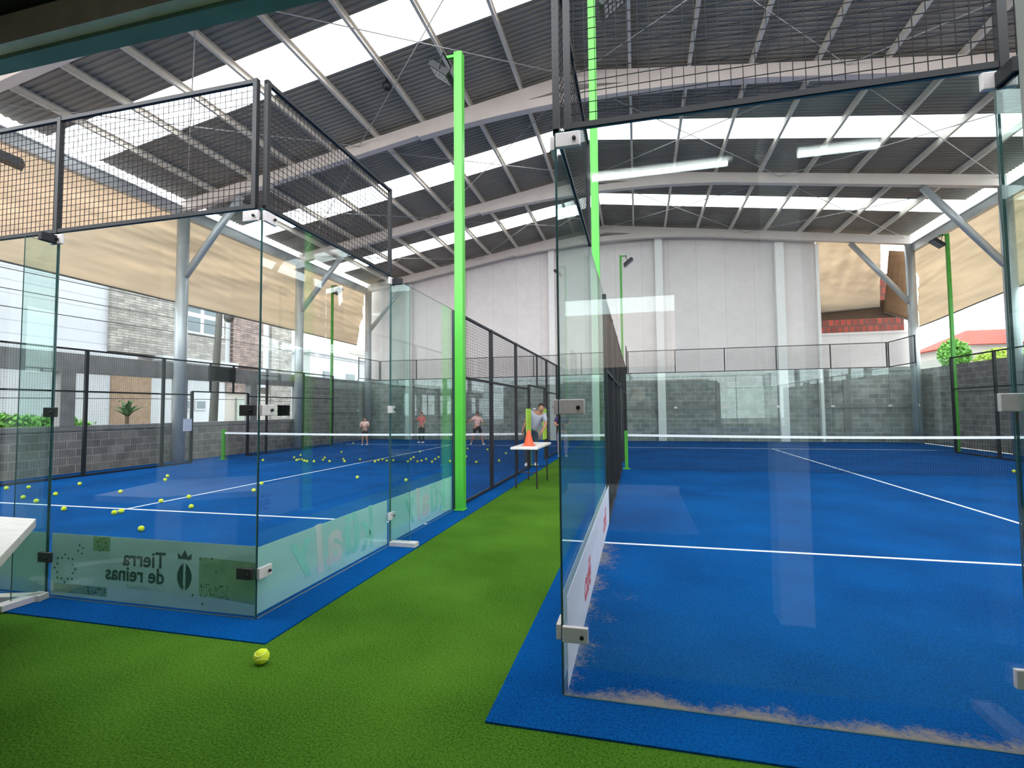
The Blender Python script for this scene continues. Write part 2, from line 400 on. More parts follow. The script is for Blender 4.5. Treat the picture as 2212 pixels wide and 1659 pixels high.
def purlin(x, label):
    mb = MB(); z = ztop(x)+.005
    mb.box(x-.035, x+.035, Y0, Y1, z, z+.012).box(x-.035, x-.023, Y0, Y1, z+.012, z+.158).box(x-.035, x+.035, Y0, Y1, z+.158, z+.165).box(x+.027, x+.035, Y0, Y1, z+.012, z+.03)
    tag(mb.build('roof_purlin', M['purlin']), label, 'purlin', 'roof purlins')
px = [1.3+1.37*k for k in range(-9, 10)]
for x in px:
    if XL < x < XR:
        k = round((x-1.3)/1.37)
        purlin(x, 'galvanised roof purlin running along the ridge' if k == 0 else 'galvanised roof purlin, %s out from the ridge on the %s slope' % (ORD[abs(k)-1], 'left' if k < 0 else 'right'))
# eave beams
for xx, nm, sd in ((XL-.1, 'left', -1), (XR+.1, 'right', 1)):
    ez = 7.5 if sd < 0 else 7.66
    mb = MB().box(xx-.09, xx+.09, 1.2, 20.4, ez, ez+.28).box(xx-.12, xx+.12, 1.2, 20.4, ez+.28, ez+.32)
    tag(mb.build('eave_beam', M['galv']), 'grey steel eave beam along the %s side of the hall, above the canvas' % nm, 'beam')
# roof bracing rods
bx = (XL+.2, -4.7, XM-.1, 7.3, XR-.2)
for fi, (ya, yb) in enumerate(zip(FR, FR[1:])):
    for ci in range(4):
        xa, xb = bx[ci], bx[ci+1]
        MB().tube((xa, ya+.1, ztop(xa)-.10), (xb, yb-.1, ztop(xb)-.10), .011, 6).build('bracing_rod', M['rod'], frames[fi])
        MB().tube((xa, yb-.1, ztop(xa)-.13), (xb, ya+.1, ztop(xb)-.13), .011, 6).build('bracing_rod', M['rod'], frames[fi])
# dome camera under purlin
e = empty('dome_camera', (-2.93, 7.4, 9.1), 'small dark dome camera hanging under the roof left of the lime pole', 'camera')
MB().tube((-2.93, 7.4, 9.35), (-2.93, 7.4, 9.2), .03, 10).build('stem', M['black'], e)
MB().ball((-2.93, 7.4, 9.17), .11, seg=16, rings=10).build('dome', M['black'], e, smooth=True)

# ------------------------------------------------------------------ walls
# back wall: blockwork below, pale panels above
ZB = 2.95
mb = MB().box(-11.1, 13.7, 20.75, 20.95, 0, ZB); struct(mb.build('wall_back', M['block_y']))
mb = MB().box(-11.1, 13.7, 20.70, 20.749, 1.42, 1.60); struct(mb.build('trim_1', M['concrete']))
mb = MB().box(-11.1, 13.7, 20.69, 20.98, ZB, ZB+.14); struct(mb.build('trim_2', M['concrete']))
for i, x in enumerate((-8.0, -3.2, 1.3, 6.2, 11.2)):
    struct(MB().box(x-.13, x+.13, 20.71, 20.749, 0, 1.42).box(x-.13, x+.13, 20.71, 20.749, 1.6, ZB).build('trim_%d' % (3+i), M['concrete']))
zf = lambda x: ztop(x)+.1
mb = MB()
xs = (-11.1, XM, 10.25)
for x in xs: mb.v += [(x, 20.80, ZB+.14), (x, 20.95, ZB+.14), (x, 20.95, zf(x)), (x, 20.80, zf(x))]
for i in range(2):
    a = 4*i
    for k in range(4): mb.f.append((a+k, a+(k+1) % 4, a+4+(k+1) % 4, a+4+k)); mb.m.append(0)
mb.f += [(3, 2, 1, 0), (8, 9, 10, 11)]; mb.m += [0, 0]
struct(mb.build('wall_back', M['panel_y']))
struct(MB().box(10.25, 13.7, 20.80, 20.95, ZB+.14, 4.5).box(10.25, 13.7, 20.76, 20.99, 4.5, 4.6).build('wall_back', M['panel_y']))
wc = (-8.65, -5.75, -1.2, 3.75, 8.75, 10.2)
wl = ('first from the left', 'second from the left', 'third from the left, behind the aisle', 'fourth, behind the left half of the right court', 'fifth, behind the middle of the right court', 'last, beside the canvas opening')
for x, l in zip(wc, wl):
    wdt = .17 if x > 2 else .14
    if x > 10: wdt = .06
    tag(MB().box(x-wdt, x+wdt, 20.42, 20.68, 0, ztop(x)-.35).build('wall_column', M['white_paint']), 'white column against the pale back wall, ' + l, 'column', 'white columns on the back wall')
# left side wall: low blockwork, pillars, lintel beam; solid block beyond
WX = -11.3
mb = MB().box(WX, WX+.2, -1, 15.3, 0, 1.05); struct(mb.build('wall_left', M['block_x']))
mb = MB().box(WX-.03, WX+.23, -1, 15.3, 1.05, 1.17); struct(mb.build('trim_8', M['concrete']))
mb = MB().box(WX-.03, WX+.23, -1, 20.9, 2.52, 3.0); struct(mb.build('trim_9', M['concrete']))
mb = MB().box(WX, WX+.2, 15.3, 20.75, 0, 2.52); struct(mb.build('wall_left', M['block_x']))
mb = MB().box(WX+.2, WX+.24, 15.3, 20.7, 1.40, 1.52); struct(mb.build('trim_10', M['concrete']))
for i, y in enumerate((.3, 3.3, 6.35, 9.6, 12.6, 15.2)):
    struct(MB().box(WX-.01, WX+.24, y-.17, y+.17, 1.17, 2.52).build('trim_%d' % (11+i), M['concrete']))
# right side wall: solid block with a coping
RXW = 13.75
mb = MB().box(RXW, RXW+.2, -1, 20.75, 0, 2.95); struct(mb.build('wall_right', M['block_x']))
mb = MB().box(RXW-.04, RXW, -1, 20.7, 1.98, 2.08); struct(mb.build('trim_17', M['concrete']))

# ------------------------------------------------------------------ canvases
def cloth(name, P00, P10, P11, P01, label, nu=60, nv=24, amp=.07, seed=1, sag=0, m='canvas', wave=None):
    """P00,P10 top edge; P01,P11 bottom edge. Folds run mostly lengthwise"""
    rn = random.Random(seed); ph = [rn.uniform(0, 6) for _ in range(6)]
    A, B, Cc, Dd = map(Vector, (P00, P10, P11, P01)); nrm = (B-A).cross(Dd-A).normalized()
    mb = MB()
    for j in range(nv+1):
        for i in range(nu+1):
            u, v = i/nu, j/nv
            p = A*(1-u)*(1-v)+B*u*(1-v)+Cc*u*v+Dd*(1-u)*v
            d = amp*math.sin(PI*min(1, v*1.2))*(math.sin(9*v+4*u*6+ph[0]) + .6*math.sin(23*v+9*u+ph[1]) + .35*math.sin(31*u+11*v+ph[2]))
            d += .22*amp*math.sin(PI*min(1, v*1.1))*(math.sin(52*v+38*u+ph[3]+2*math.sin(9*u))+.7*math.sin(71*v-55*u+ph[4]))
            d += sag*math.sin(PI*u)*math.sin(PI*v)
            p = p + nrm*d
            if wave: p.z += v*wave*(math.sin(7*u+ph[3])+.5*math.sin(17*u+ph[4]))
            mb.v.append(tuple(p))
    for j in range(nv):
        for i in range(nu):
            a = j*(nu+1)+i; mb.f.append((a, a+1, a+nu+2, a+nu+1)); mb.m.append(0)
    o = mb.build(name, M[m], smooth=True)
    s = o.modifiers.new('thick', 'SOLIDIFY'); s.thickness = .006
    # hem rope along the bottom edge
    k = nv*(nu+1); pts = [mb.v[k+i] for i in range(nu+1)]
    hm = MB().path(pts[::2], .022, 6); hm.build('hem_rope', M['pole'], o)
    return tag(o, label, 'canvas')
cloth('canvas_curtain', (WX+.25, -1, 7.74), (WX+.25, 20.4, 7.74), (WX+.05, 19.9, 4.85), (WX+.05, -1, 5.0), 'long tan canvas curtain hanging under the eave along the left side', 200, 56, .075, 3)
cloth('canvas_curtain', (XR+.30, -1, 7.85), (XR+.30, 20.4, 7.85), (XR+.28, 20.3, 4.75), (XR+.28, -1, 5.6), 'tan canvas curtain with wavy hem hanging along the right side', 150, 56, .06, 8, wave=.06)
cloth('canvas_curtain', (10.27, 20.85, 8.7), (12.75, 20.85, 8.4), (12.6, 20.85, 5.62), (10.4, 20.85, 5.5), 'creased tan canvas filling the opening at the right end of the back wall', 40, 48, .045, 11)
cloth('canvas_curtain', (13.05, 20.9, 8.0), (13.75, 20.9, 7.9), (13.7, 20.9, 5.0), (12.75, 20.9, 5.4), 'narrow brown canvas piece beside the last column of the back wall', 10, 14, .02, 14, m='canvas_brown')
# dark shade cloth and dark brick house wall beyond the opening
o = MB().box(9.5, 14.6, 23.4, 23.6, 0, 7.6).build('brick_house', M['dark_brick']); tag(o, 'dark red brick house wall seen below the canvas in the back wall opening', 'building')
o = MB().box(10.0, 13.5, 21.05, 21.07, 5.2, 5.95).build('shade_cloth', mat('brown_shade_cloth', srgb(96, 76, 60), .9)); tag(o, 'brown shade cloth hanging behind the canvas of the back wall opening', 'cloth')

# ------------------------------------------------------------------ glass panels
CP = {}; GW = {}
def clamp(p, nx, ny, parent, dark=False, back=True):
    """flat zinc plate that clamps two panes; nx,ny: outward normal"""
    x, y, z = p
    m = M['darkchrome'] if dark else M['chrome']
    mb = MB()
    if abs(ny) > abs(nx): mb.box(x-.066, x+.066, y+min(0, ny*.025), y+max(0, ny*.025), z-.04, z+.04)
    else: mb.box(x+min(0, nx*.025), x+max(0, nx*.025), y-.066, y+.066, z-.04, z+.04)
    if abs(ny) > abs(nx): mb.tube((x+.035, y+ny*.028, z-.004), (x+.035, y+ny*.042, z-.004), .012, 8, mi=1)
    else: mb.tube((x+nx*.028, y+.03, z), (x+nx*.042, y+.03, z), .012, 8, mi=1)
    return mb.build('clamp_bracket', [m, M['bolt']], parent, bevel=.004)
T = .006
def pane(x0, y0, x1, y1, wall, z1=3.0, z0=.012):
    g = .004
    if abs(x1-x0) > abs(y1-y0):
        a, c = min(x0, x1)+g, max(x0, x1)-g; mb = MB().box(a, c, y0-T, y0+T, z0, z1, mis=[1, 1, 0, 1, 0, 1])
    else:
        a, c = min(y0, y1)+g, max(y0, y1)-g; mb = MB().box(x0-T, x0+T, a, c, z0, z1, mis=[1, 1, 1, 0, 1, 0])
    return mb.build('glass_panel', [M['glass'], M['glass_edge']], wall)
court = {'A': (-10, 0, 'left'), 'B': (GX, D, 'right')}
ordn = ('first', 'second', 'third', 'fourth', 'fifth')
for key, (ox, oy, side) in court.items():
    inner = ox+10 if key == 'A' else ox      # side that borders the aisle
    outer = ox if key == 'A' else ox+10
    for end, yy in (('near', oy), ('far', oy+20)):
        gw = empty('glass_wall', (ox+5, yy, .012), 'clear glass %s end wall of the %s court, made of five panels' % (end, side), 'glass wall'); GW[(key, end)] = gw
        for k in range(5):
            kk = k if key == 'B' else 4-k
            o = pane(ox+2*k, yy, ox+2*k+2, yy, gw)
            ny = -1 if end == 'near' else 1
            if end == 'near':
                jx = ox+2*k+2 if key == 'B' else ox+2*k
                if kk == 0: CP[key] = o
                if abs(jx-inner) < .1: continue
                for z in (.33, 1.5, 2.94): clamp((jx, yy-T if ny < 0 else yy+T, z), 0, ny, o, dark=(key == 'A' and z < 2))
            else:
                clamp((ox+2*k+2, yy-T, 1.5), 0, -1, o)
    for nm, xx in (('aisle', inner), ('outer', outer)):
        for end, ys in (('near', (0, 2)), ('far', (16, 18))):
            gw = empty('glass_wall', (xx, oy+ys[0]+2, .012), 'clear glass side wall of the %s court, %s side, %s corner' % (side, nm, end), 'glass wall'); GW[(key, nm, end)] = gw
            for q, yb in enumerate(ys):
                o = pane(xx, oy+yb, xx, oy+yb+2, gw)
                sgn = 1 if xx == ox+10 else -1
                jy = oy+yb+2 if end == 'near' else oy+yb
                if q == (0 if end == 'near' else 1):
                    for z in (.33, 1.5, 2.94): clamp((xx+sgn*T, jy, z), sgn, 0, o)
                    if end == 'near': 
                        for z in (.33, 1.5, 2.94): clamp((xx+sgn*T, oy+.06, z), sgn, 0, o)
# corner clamps that face the viewer
for z in (.33, 1.5, 2.94):
    clamp((GX+.07, D-T, z), 0, -1, CP['B'])
    clamp((-.08, -T, z), 0, -1, CP['A'], dark=(z < 2))
# foot plate sticking out at a glass joint of the left court
def fin(x, y, dx, dy, par):
    g = .012
    xs = sorted((x+(dx and math.copysign(g, dx)), x+dx)) if dx else (x-T, x+T)
    ys = sorted((y+(dy and math.copysign(g, dy)), y+dy)) if dy else (y-T, y+T)
    e = MB().box(xs[0], xs[1], ys[0], ys[1], .03, 2.9, mis=[1, 1, 0 if dx else 1, 1 if dx else 0, 0 if dx else 1, 1 if dx else 0]).build('glass_fin', [M['glass_fin'], M['glass_edge']], par)
    q = 1.35
    a = sorted((x+(dx and math.copysign(.02, dx)), x+dx*q)) if dx else (x-.05, x+.05); c = sorted((y+(dy and math.copysign(.02, dy)), y+dy*q)) if dy else (y-.05, y+.05)
    MB().box(a[0], a[1], c[0], c[1], .011, .06).build('foot_plate', M['chrome'], e, bevel=.004)
    a = sorted((x+(dx and math.copysign(.02, dx)), x+dx*.6)) if dx else (x-.02, x+.02); c = sorted((y+(dy and math.copysign(.02, dy)), y+dy*.6)) if dy else (y-.02, y+.02)
    MB().box(a[0], a[1], c[0], c[1], 2.9, 2.97).build('top_clamp', M['black'], e, bevel=.004)
for k in range(1, 5):
    fin(-2*k, 0, 0, -.24, GW[('A', 'near')])
    fin(GX+2*k, D, 0, -.24, GW[('B', 'near')])
fin(0, 2, .24, 0, GW[('A', 'aisle', 'near')])


# ------------------------------------------------------------------ mesh fences
def grid(mb, p0, p1, z0, z1, step=.05, r=.0021):
    p0 = Vector((*p0, 0)); p1 = Vector((*p1, 0)); L = (p1-p0).length; d = (p1-p0)/L; n = max(1, round(L/step))
    nrm = Vector((-d.y, d.x, 0))
    for i in range(1, n):
        q = p0+d*(L*i/n)
        mb.v += []; mb.beam((q.x, q.y, z0), (q.x, q.y, z1), 2*r, 2*r)
    k = max(1, round((z1-z0)/step))
    for j in range(1, k):
        z = z0+(z1-z0)*j/k; mb.beam((p0.x+nrm.x*r*2, p0.y+nrm.y*r*2, z), (p1.x+nrm.x*r*2, p1.y+nrm.y*r*2, z), 2*r, 2*r)
    return mb
def fence(p0, p1, z0, z1, npan, label, group=None, rails=(), pw=.036, ends=(1, 1), step=.05, r=.0017, off=.0):
    P0 = Vector((*p0, 0)); P1 = Vector((*p1, 0)); L = (P1-P0).length; d = (P1-P0)/L
    e = empty('mesh_fence', ((P0.x+P1.x)/2, (P0.y+P1.y)/2, z0), label, 'mesh fence', group)
    for k in range(npan+1):
        q = P0+d*(L*k/npan)
        if k == 0 and not ends[0] or k == npan and not ends[1]: continue
        if k == 0: q = q+d*pw*.5
        if k == npan: q = q-d*pw*.5
        MB().beam((q.x, q.y, z0), (q.x, q.y, z1), pw, pw, up=(d.x, d.y, 0)).build('post', M['black'], e)
    for zr in (z0+.018, z1-.018)+tuple(rails):
        MB().beam((P0.x, P0.y, zr), (P1.x, P1.y, zr), .030, .030).build('rail', M['black'], e)
    for k in range(npan):
        a = P0+d*(L*k/npan); c = P0+d*(L*(k+1)/npan)
        grid(MB(), (a.x, a.y), (c.x, c.y), z0+.03, z1-.03, step, r).build('mesh_panel', M['wiremat'], e)
    return e
for key, (ox, oy, side) in court.items():
    inner = ox+10 if key == 'A' else ox; outer = ox if key == 'A' else ox+10
    fence((ox+.05, oy), (ox+9.95, oy), 3.0, 4.0, 5, 'black mesh fence on top of the near end glass of the %s court' % side, ends=(1, 1), step=.05 if key == 'A' else .057)
    fence((ox+.03, oy+20), (ox+9.97, oy+20), 3.0, 4.0, 5, 'black mesh fence on top of the far end glass of the %s court' % side, r=.0014)
    for nm, xx in (('aisle', inner), ('outer', outer)):
        fence((xx, oy+.02), (xx, oy+2), 3.0, 4.0, 1, 'short black mesh fence above the %s side glass, near corner of the %s court' % (nm, side))
        fence((xx, oy+18), (xx, oy+19.98), 3.0, 4.0, 1, 'short black mesh fence above the %s side glass, far corner of the %s court' % (nm, side), r=.0014)
        gy = (8.93, 11.12) if nm == 'outer' else (9.4, 11.6)
        pw = .07
        # fence run with gate opening
        e = empty('mesh_fence', (xx, oy+10, 0), 'long black mesh fence with gate opening along the %s side of the %s court' % (nm, side), 'mesh fence')
        posts = [4.05, 6, 8, gy[0], gy[1], 12, 14, 15.95]
        for y in posts:
            h = 3.0
            if y in gy: h = 2.1
            MB().box(xx-.03, xx+.03, oy+y-pw/2, oy+y+pw/2, 0.011, h).build('post', M['black'], e)
        for y in ((gy[0]+gy[1])/2-.45, (gy[0]+gy[1])/2+.45) if nm == 'outer' else ((gy[0]+gy[1])/2,):
            MB().box(xx-.02, xx+.02, oy+y-.025, oy+y+.025, 2.1, 3.0).build('post', M['black'], e)
        if nm == 'inner' or nm == 'aisle':
            pass
        else:
            MB().box(xx-.04, xx+.04, oy+(gy[0]+gy[1])/2-.5, oy+(gy[0]+gy[1])/2+.5, 2.45, 2.9).build('black_panel', M['black'], e)
        for z, y0, y1 in ((2.98, 4.05, 15.95), (2.0, 4.05, gy[0]), (2.0, gy[1], 15.95), (2.1, gy[0], gy[1]), (.035, 4.05, gy[0]), (.035, gy[1], 15.95)):
            MB().box(xx-.02, xx+.02, oy+y0, oy+y1, z-.02, z+.02).build('rail', M['black'], e)
        rr = .0011 if nm == 'outer' else .0014
        for a, c in ((4.05, 6), (6, 8), (8, gy[0]), (gy[1], 12), (12, 14), (14, 15.95)):
            grid(MB(), (xx, oy+a), (xx, oy+c), .05, 2.96, .05, rr).build('mesh_panel', M['wiremat'], e)
        grid(MB(), (xx, oy+gy[0]), (xx, oy+gy[1]), 2.12, 2.96, .05, rr).build('mesh_panel', M['wiremat'], e)
# lime pads beside the aisle gate of court A
for y0, y1, l in ((8.82, 9.28, 'lime padded board on the mesh, before the gate of the left court'), (11.05, 11.5, 'lime padded board on the mesh, past the gate of the left court')):
    tag(MB().box(.04, .08, y0, y1, .62, 1.5).build('padded_board', M['lime_pad'], bevel=.01), l, 'board')

# ------------------------------------------------------------------ nets
def net(ox, oy, side):
    e = empty('padel_net', (ox+5, oy, 0), 'black net with white top band across the %s court' % side, 'net')
    y = oy
    for xx in (ox+.12, ox+9.88):
        p = MB().box(xx-.04, xx+.04, y-.05, y+.05, .011, NH+.08).box(xx-.09, xx+.09, y-.12, y+.12, .011, .025)
        p.build('net_post', M['lime_dark'], e, bevel=.006)
    xa, xb = ox+.16, ox+9.84
    n = 40; mb = MB(); zt = lambda u: NH-.035*math.sin(PI*u)
    for i in range(n):
        u0, u1 = i/n, (i+1)/n; x0, x1 = xa+(xb-xa)*u0, xa+(xb-xa)*u1; z0, z1 = zt(u0), zt(u1)
        for s in (-1, 1):
            mb.quad((x0, y+s*.008, z0-.055), (x1, y+s*.008, z1-.055), (x1, y+s*.008, z1), (x0, y+s*.008, z0))
        mb.quad((x0, y-.008, z0), (x1, y-.008, z1), (x1, y+.008, z1), (x0, y+.008, z0))
    mb.build('top_band', M['band'], e)
    mb = MB(); st = .045; nn = int((xb-xa)/st)
    for i in range(nn+1):
        x = xa+(xb-xa)*i/nn; u = i/nn; mb.beam((x, y, .02), (x, y, zt(u)-.055), .004, .004)
    k = int(.82/st)
    for j in range(k):
        z = .02+j*st; mb.beam((xa, y+.003, z), (xb, y+.003, z), .004, .004)
    mb.build('net_mesh', M['net'], e)
net(-10, 10, 'left'); net(GX, D+10, 'right')

# ------------------------------------------------------------------ banners with mirrored print (seen through the glass from behind)
def text_mesh(txt, size, ext, shear=0, offset=0, xs=1.0):
    cu = bpy.data.curves.new('t', 'FONT'); cu.body = txt; cu.size = size; cu.extrude = ext; cu.shear = shear; cu.offset = offset
    cu.align_x = 'CENTER'; cu.align_y = 'CENTER'; cu.resolution_u = 3
    o = bpy.data.objects.new('t', cu); C.objects.link(o)
    bpy.context.view_layer.update()
    dg = bpy.context.evaluated_depsgraph_get(); me = bpy.data.meshes.new_from_object(o.evaluated_get(dg))
    C.objects.unlink(o); bpy.data.objects.remove(o)
    for v in me.vertices: v.co.x *= xs
    return me
def put_text(name, me, m, parent, loc, xdir):
    """xdir: world direction in which the text reads; text stands upright"""
    me.materials.clear(); me.materials.append(m)
    X = Vector(xdir).normalized(); Z = Vector((0, 0, 1)); Y = Z.cross(X)  # depth
    R = Matrix((X, Z, X.cross(Z))).transposed()
    for v in me.vertices: v.co = R @ v.co
    o = bpy.data.objects.new(name, me); C.objects.link(o); o.parent = parent; o.location = Vector(loc)-WL[parent]; WL[o] = Vector(loc); return o
ink_grey = mat('print_grey', srgb(70, 104, 100), .8, 0, .05); ink_green = mat('print_green', srgb(158, 200, 160), .8, 0, .12, 12)
ink_dots = mat('print_green_dark', srgb(96, 136, 100), .8, 0, .2, 12)
ink_teal = mat('print_teal', srgb(146, 212, 206), .8, 0, .05); ink_rose = mat('print_rose', srgb(206, 206, 212), .8, 0, .05); ink_pale = mat('print_pale', srgb(184, 216, 212), .8, 0, .04)
ink_red = mat('print_red', srgb(196, 84, 96), .8, 0, .05)
# near end banner, left court (two metres wide panels)
def end_banner(x0, x1, label):
    y = .022; o = MB().box(x0+.01, x1-.01, y-.0015, y+.0015, .022, .515).build('vinyl_banner', M['vinyl_back'])
    return tag(o, label, 'banner')
bn = end_banner(-2, 0, 'grey-green banner with mirrored crest and words Tierra de reinas behind the glass')
y = .022
put_text('print_words', text_mesh('Tierra', .165, .0026, offset=.003), ink_grey, bn, (-1.04, y, .355), (-1, 0, 0))
put_text('print_words', text_mesh('de reinas', .158, .0026, offset=.003), ink_grey, bn, (-1.13, y, .235), (-1, 0, 0))
put_text('print_small_words', text_mesh('Coto residencial', .055, .0026), ink_pale, bn, (-1.02, y, .145), (-1, 0, 0))
def plate(name, pts, m, parent, t=.0026):
    mb = MB(); n = len(pts)
    f = [(x, y-t, z) for x, z in pts]; k = [(x, y+t, z) for x, z in pts]
    mb.v = f+k; mb.f = [tuple(range(n)), tuple(reversed(range(n, 2*n)))]; mb.m = [0, 0]
    for i in range(n): j = (i+1) % n; mb.f.append((j, i, n+i, n+j)); mb.m.append(0)
    return mb.build(name, m, parent)
cx, cz = -.655, .255
for s in (-1, 1):
    plate('crest', [(cx+s*(.012+.055*math.sin(PI*t/8)**.7), cz-.1+.2*t/8*1.0) for t in range(9)]+[(cx+s*.012, cz+.1)], ink_grey, bn)
plate('crown', [(cx-.06, cz+.13), (cx+.06, cz+.13), (cx+.065, cz+.175), (cx+.03, cz+.15), (cx, cz+.20), (cx-.03, cz+.15), (cx-.065, cz+.175)], ink_grey, bn)
plate('print_patch', [(-.52, .13), (-.02, .10), (-.02, .40), (-.52, .41)], ink_green, bn, .0022)
plate('print_patch', [(-1.55, .40), (-1.38, .40), (-1.38, .512), (-1.55, .512)], ink_green, bn, .0022)
plate('print_patch', [(-1.95, .05), (-1.4, .05), (-1.4, .12), (-1.95, .12)], ink_green, bn, .0022)
mb = MB(); rn = random.Random(5)
for cxx, czz, nn, R_ in ((-1.84, .24, 16, .11), (-1.68, .40, 4, .035), (-.5, .25, 10, .18), (-1.46, .45, 8, .05)):
    for i in range(nn):
        a = 2*PI*i/nn+.4; rr = R_*(1 if i % 2 else .8); mb.tube((cxx+rr*math.cos(a), y-.003, czz+rr*math.sin(a)), (cxx+rr*math.cos(a), y+.003, czz+rr*math.sin(a)), .009, 8)
for i in range(40):
    x = rn.uniform(-.5, -.25); z = rn.uniform(.12, .22); mb.tube((x, y-.003, z), (x, y+.003, z), .006, 6)
for i in range(26):
    x = rn.uniform(-1.6, -1.42); z = rn.uniform(.055, .11); mb.tube((x, y-.003, z), (x, y+.003, z), .007, 6)
mb.build('print_dots', ink_dots, bn)
bn2 = end_banner(-4, -2.02, 'plain grey-green banner behind the left court end glass, beside the white table')
for k in (2, 3): 
    tag(MB().box(-2*k-2+.01, -2*k-.01, y-.0015, y+.0015, .022, .515).build('vinyl_banner', M['vinyl_back']), 'plain grey-green banner behind the left court end glass, %s metres from the aisle' % ('five' if k == 2 else 'seven'), 'banner')
# aisle side banners, left court
def side_banner(y0, y1, label, sc):
    x = -.022; o = MB().box(x-.0015, x+.0015, y0+.02, y1-.02, .03, .505).build('vinyl_banner', M['vinyl']); tag(o, label, 'banner')
    # reads correctly from inside the court (looking +x): text direction is -y
    c = (y0+y1)/2+.02
    for ch, ya, yb, za, zb_, m in (('y', .38, .67, .10, .42, ink_teal), ('l', .71, .83, .08, .50, ink_rose), ('a', .86, 1.12, .10, .40, ink_rose), ('ü', 1.15, 1.41, .10, .50, ink_teal), ('k', 1.44, 1.68, .08, .50, ink_teal)):
        me = text_mesh(ch, .5, .0028, shear=.1, offset=.014)
        xs_ = [v.co.x for v in me.vertices]; ys_ = [v.co.y for v in me.vertices]; w0, w1, h0, h1 = min(xs_), max(xs_), min(ys_), max(ys_)
        for v in me.vertices: v.co.x = ((v.co.x-w0)/(w1-w0)-.5)*(yb-ya); v.co.y = (v.co.y-h0)/(h1-h0)*(zb_-za)
        put_text('print_letter', me, m, o, (x, y0*1.01+(ya+yb)/2, za*.9+.02), (0, -1, 0))
    put_text('print_small_words', text_mesh('pádel y café', .06, .0026), ink_pale, o, (x, c, .085), (0, -1, 0))
    return o
side_banner(0, 2.0, 'white banner with mirrored pastel word kualy, at the near corner of the left court', 1.0)
side_banner(2.0, 3.98, 'white banner with mirrored pastel word kualy, touching the lime pole of the left court', 1.0)
# aisle side banner, right court
x = GX+.022
for y0, y1, l in ((D+.03, D+2.0, 'white banner with red print inside the right court, at its near corner'), (D+2.0, D+3.98, 'white banner with red print inside the right court, farther from its near corner')):
    o = MB().box(x-.0015, x+.0015, y0, y1-.01, .03, .50).build('vinyl_banner', M['vinyl_r']); tag(o, l, 'banner')
    put_text('print_letters', text_mesh('café', .30, .0028, shear=.2, offset=.006), ink_red, o, (x, (y0+y1)/2+.1, .24), (0, 1, 0))

# ------------------------------------------------------------------ flood light poles
def lamp_pole(x, y, sx, label, m, ht=7.0, w=.085, yaw=0.0):
    e = empty('floodlight_pole', (x, y, 0), label, 'lamp pole', 'lime floodlight poles of the courts')
    MB().box(x-w/2, x+w/2, y-w/2, y+w/2, .012, ht).box(x-w*.6, x+w*.6, y-.09, y+.09, .012, .03).build('pole', m, e, bevel=.006)
    MB().box(min(x, x+sx*.22), max(x, x+sx*.22), y-.02, y+.02, ht-.05, ht-.01).build('arm', m, e)
    # lamp head: thin box tilted toward the court, with LED face
    c = Vector((x+sx*.28, y, ht-.28)); n = Vector((sx*.62, 0, -.78)).normalized(); t = Vector((0, 1, 0)); u = n.cross(t)
    mb = MB(); hw, hh, hd = .16, .19, .035
    def bx(o_, hw, hh, d0, d1):
        k = len(mb.v)
        for dd in (d0, d1):
            for i, j in ((-1, -1), (1, -1), (1, 1), (-1, 1)): mb.v.append(tuple(o_ + t*(i*hw)+u*(j*hh)+n*dd))
        for q4 in ((3, 2, 1, 0), (4, 5, 6, 7), (0, 1, 5, 4), (1, 2, 6, 5), (2, 3, 7, 6), (3, 0, 4, 7)): mb.f.append(tuple(k+i for i in q4)); mb.m.append(0)
    bx(c, hw, hh, -hd, hd)
    for k in range(-3, 4): bx(c+t*(k*.045), .006, hh*.9, -hd-.03, -hd)
    h = mb.build('lamp_head', M['black'], e)
    mb = MB()
    for i in range(-1, 2):
        for j in range(-2, 3): bx(c+t*(i*.09)+u*(j*.065), .032, .024, hd, hd+.004)
    mb.build('led_face', M['led_off'], h)
    mb = MB(); mb.beam((x+sx*.2, y-.17, ht-.06), (x+sx*.26, y-.17, ht-.3), .02, .01).beam((x+sx*.2, y+.17, ht-.06), (x+sx*.26, y+.17, ht-.3), .02, .01).beam((x+sx*.2, y-.17, ht-.05), (x+sx*.2, y+.17, ht-.05), .02, .02)
    mb.build('yoke', M['black'], e)
    return e
M['led_off'] = mat('led_lens', srgb(120, 122, 126), .2, 0, .05)
lamp_pole(.105, 4.0, -1, 'lime green floodlight pole standing beside the aisle at the left court, the thickest one', M['lime'], 7.0, .13)
lamp_pole(GX-.09, D+4.0, 1, 'lime green floodlight pole behind the mesh of the right court, cut by the top', M['lime'], 7.25, .10)
lamp_pole(.085, 16.0, -1, 'far lime floodlight pole on the aisle side of the left court', M['lime_dark'], 7.0, .08)
lamp_pole(GX-.085, D+16.0, 1, 'far lime floodlight pole on the aisle side of the right court', M['lime_dark'], 7.1, .08)
lamp_pole(-10.09, 16.0, 1, 'far lime floodlight pole in front of the left canvas', M['lime_dark'], 6.95, .09)
lamp_pole(GX+10.09, D+16.0, -1, 'far lime floodlight pole in front of the right canvas', M['lime_dark'], 6.95, .09)
# flood light at the left edge under the eave
e = empty('floodlight', (-10.3, 4.45, 6.8), 'black floodlight hanging at the left edge under the eave', 'lamp')
MB().beam((-10.48, 4.1, 7.03), (-10.08, 4.62, 6.84), .34, .16).build('lamp_head', M['black'], e)
MB().tube((-10.4, 4.3, 7.0), (-10.8, 4.3, 7.6), .02, 8).build('bracket', M['black'], e)

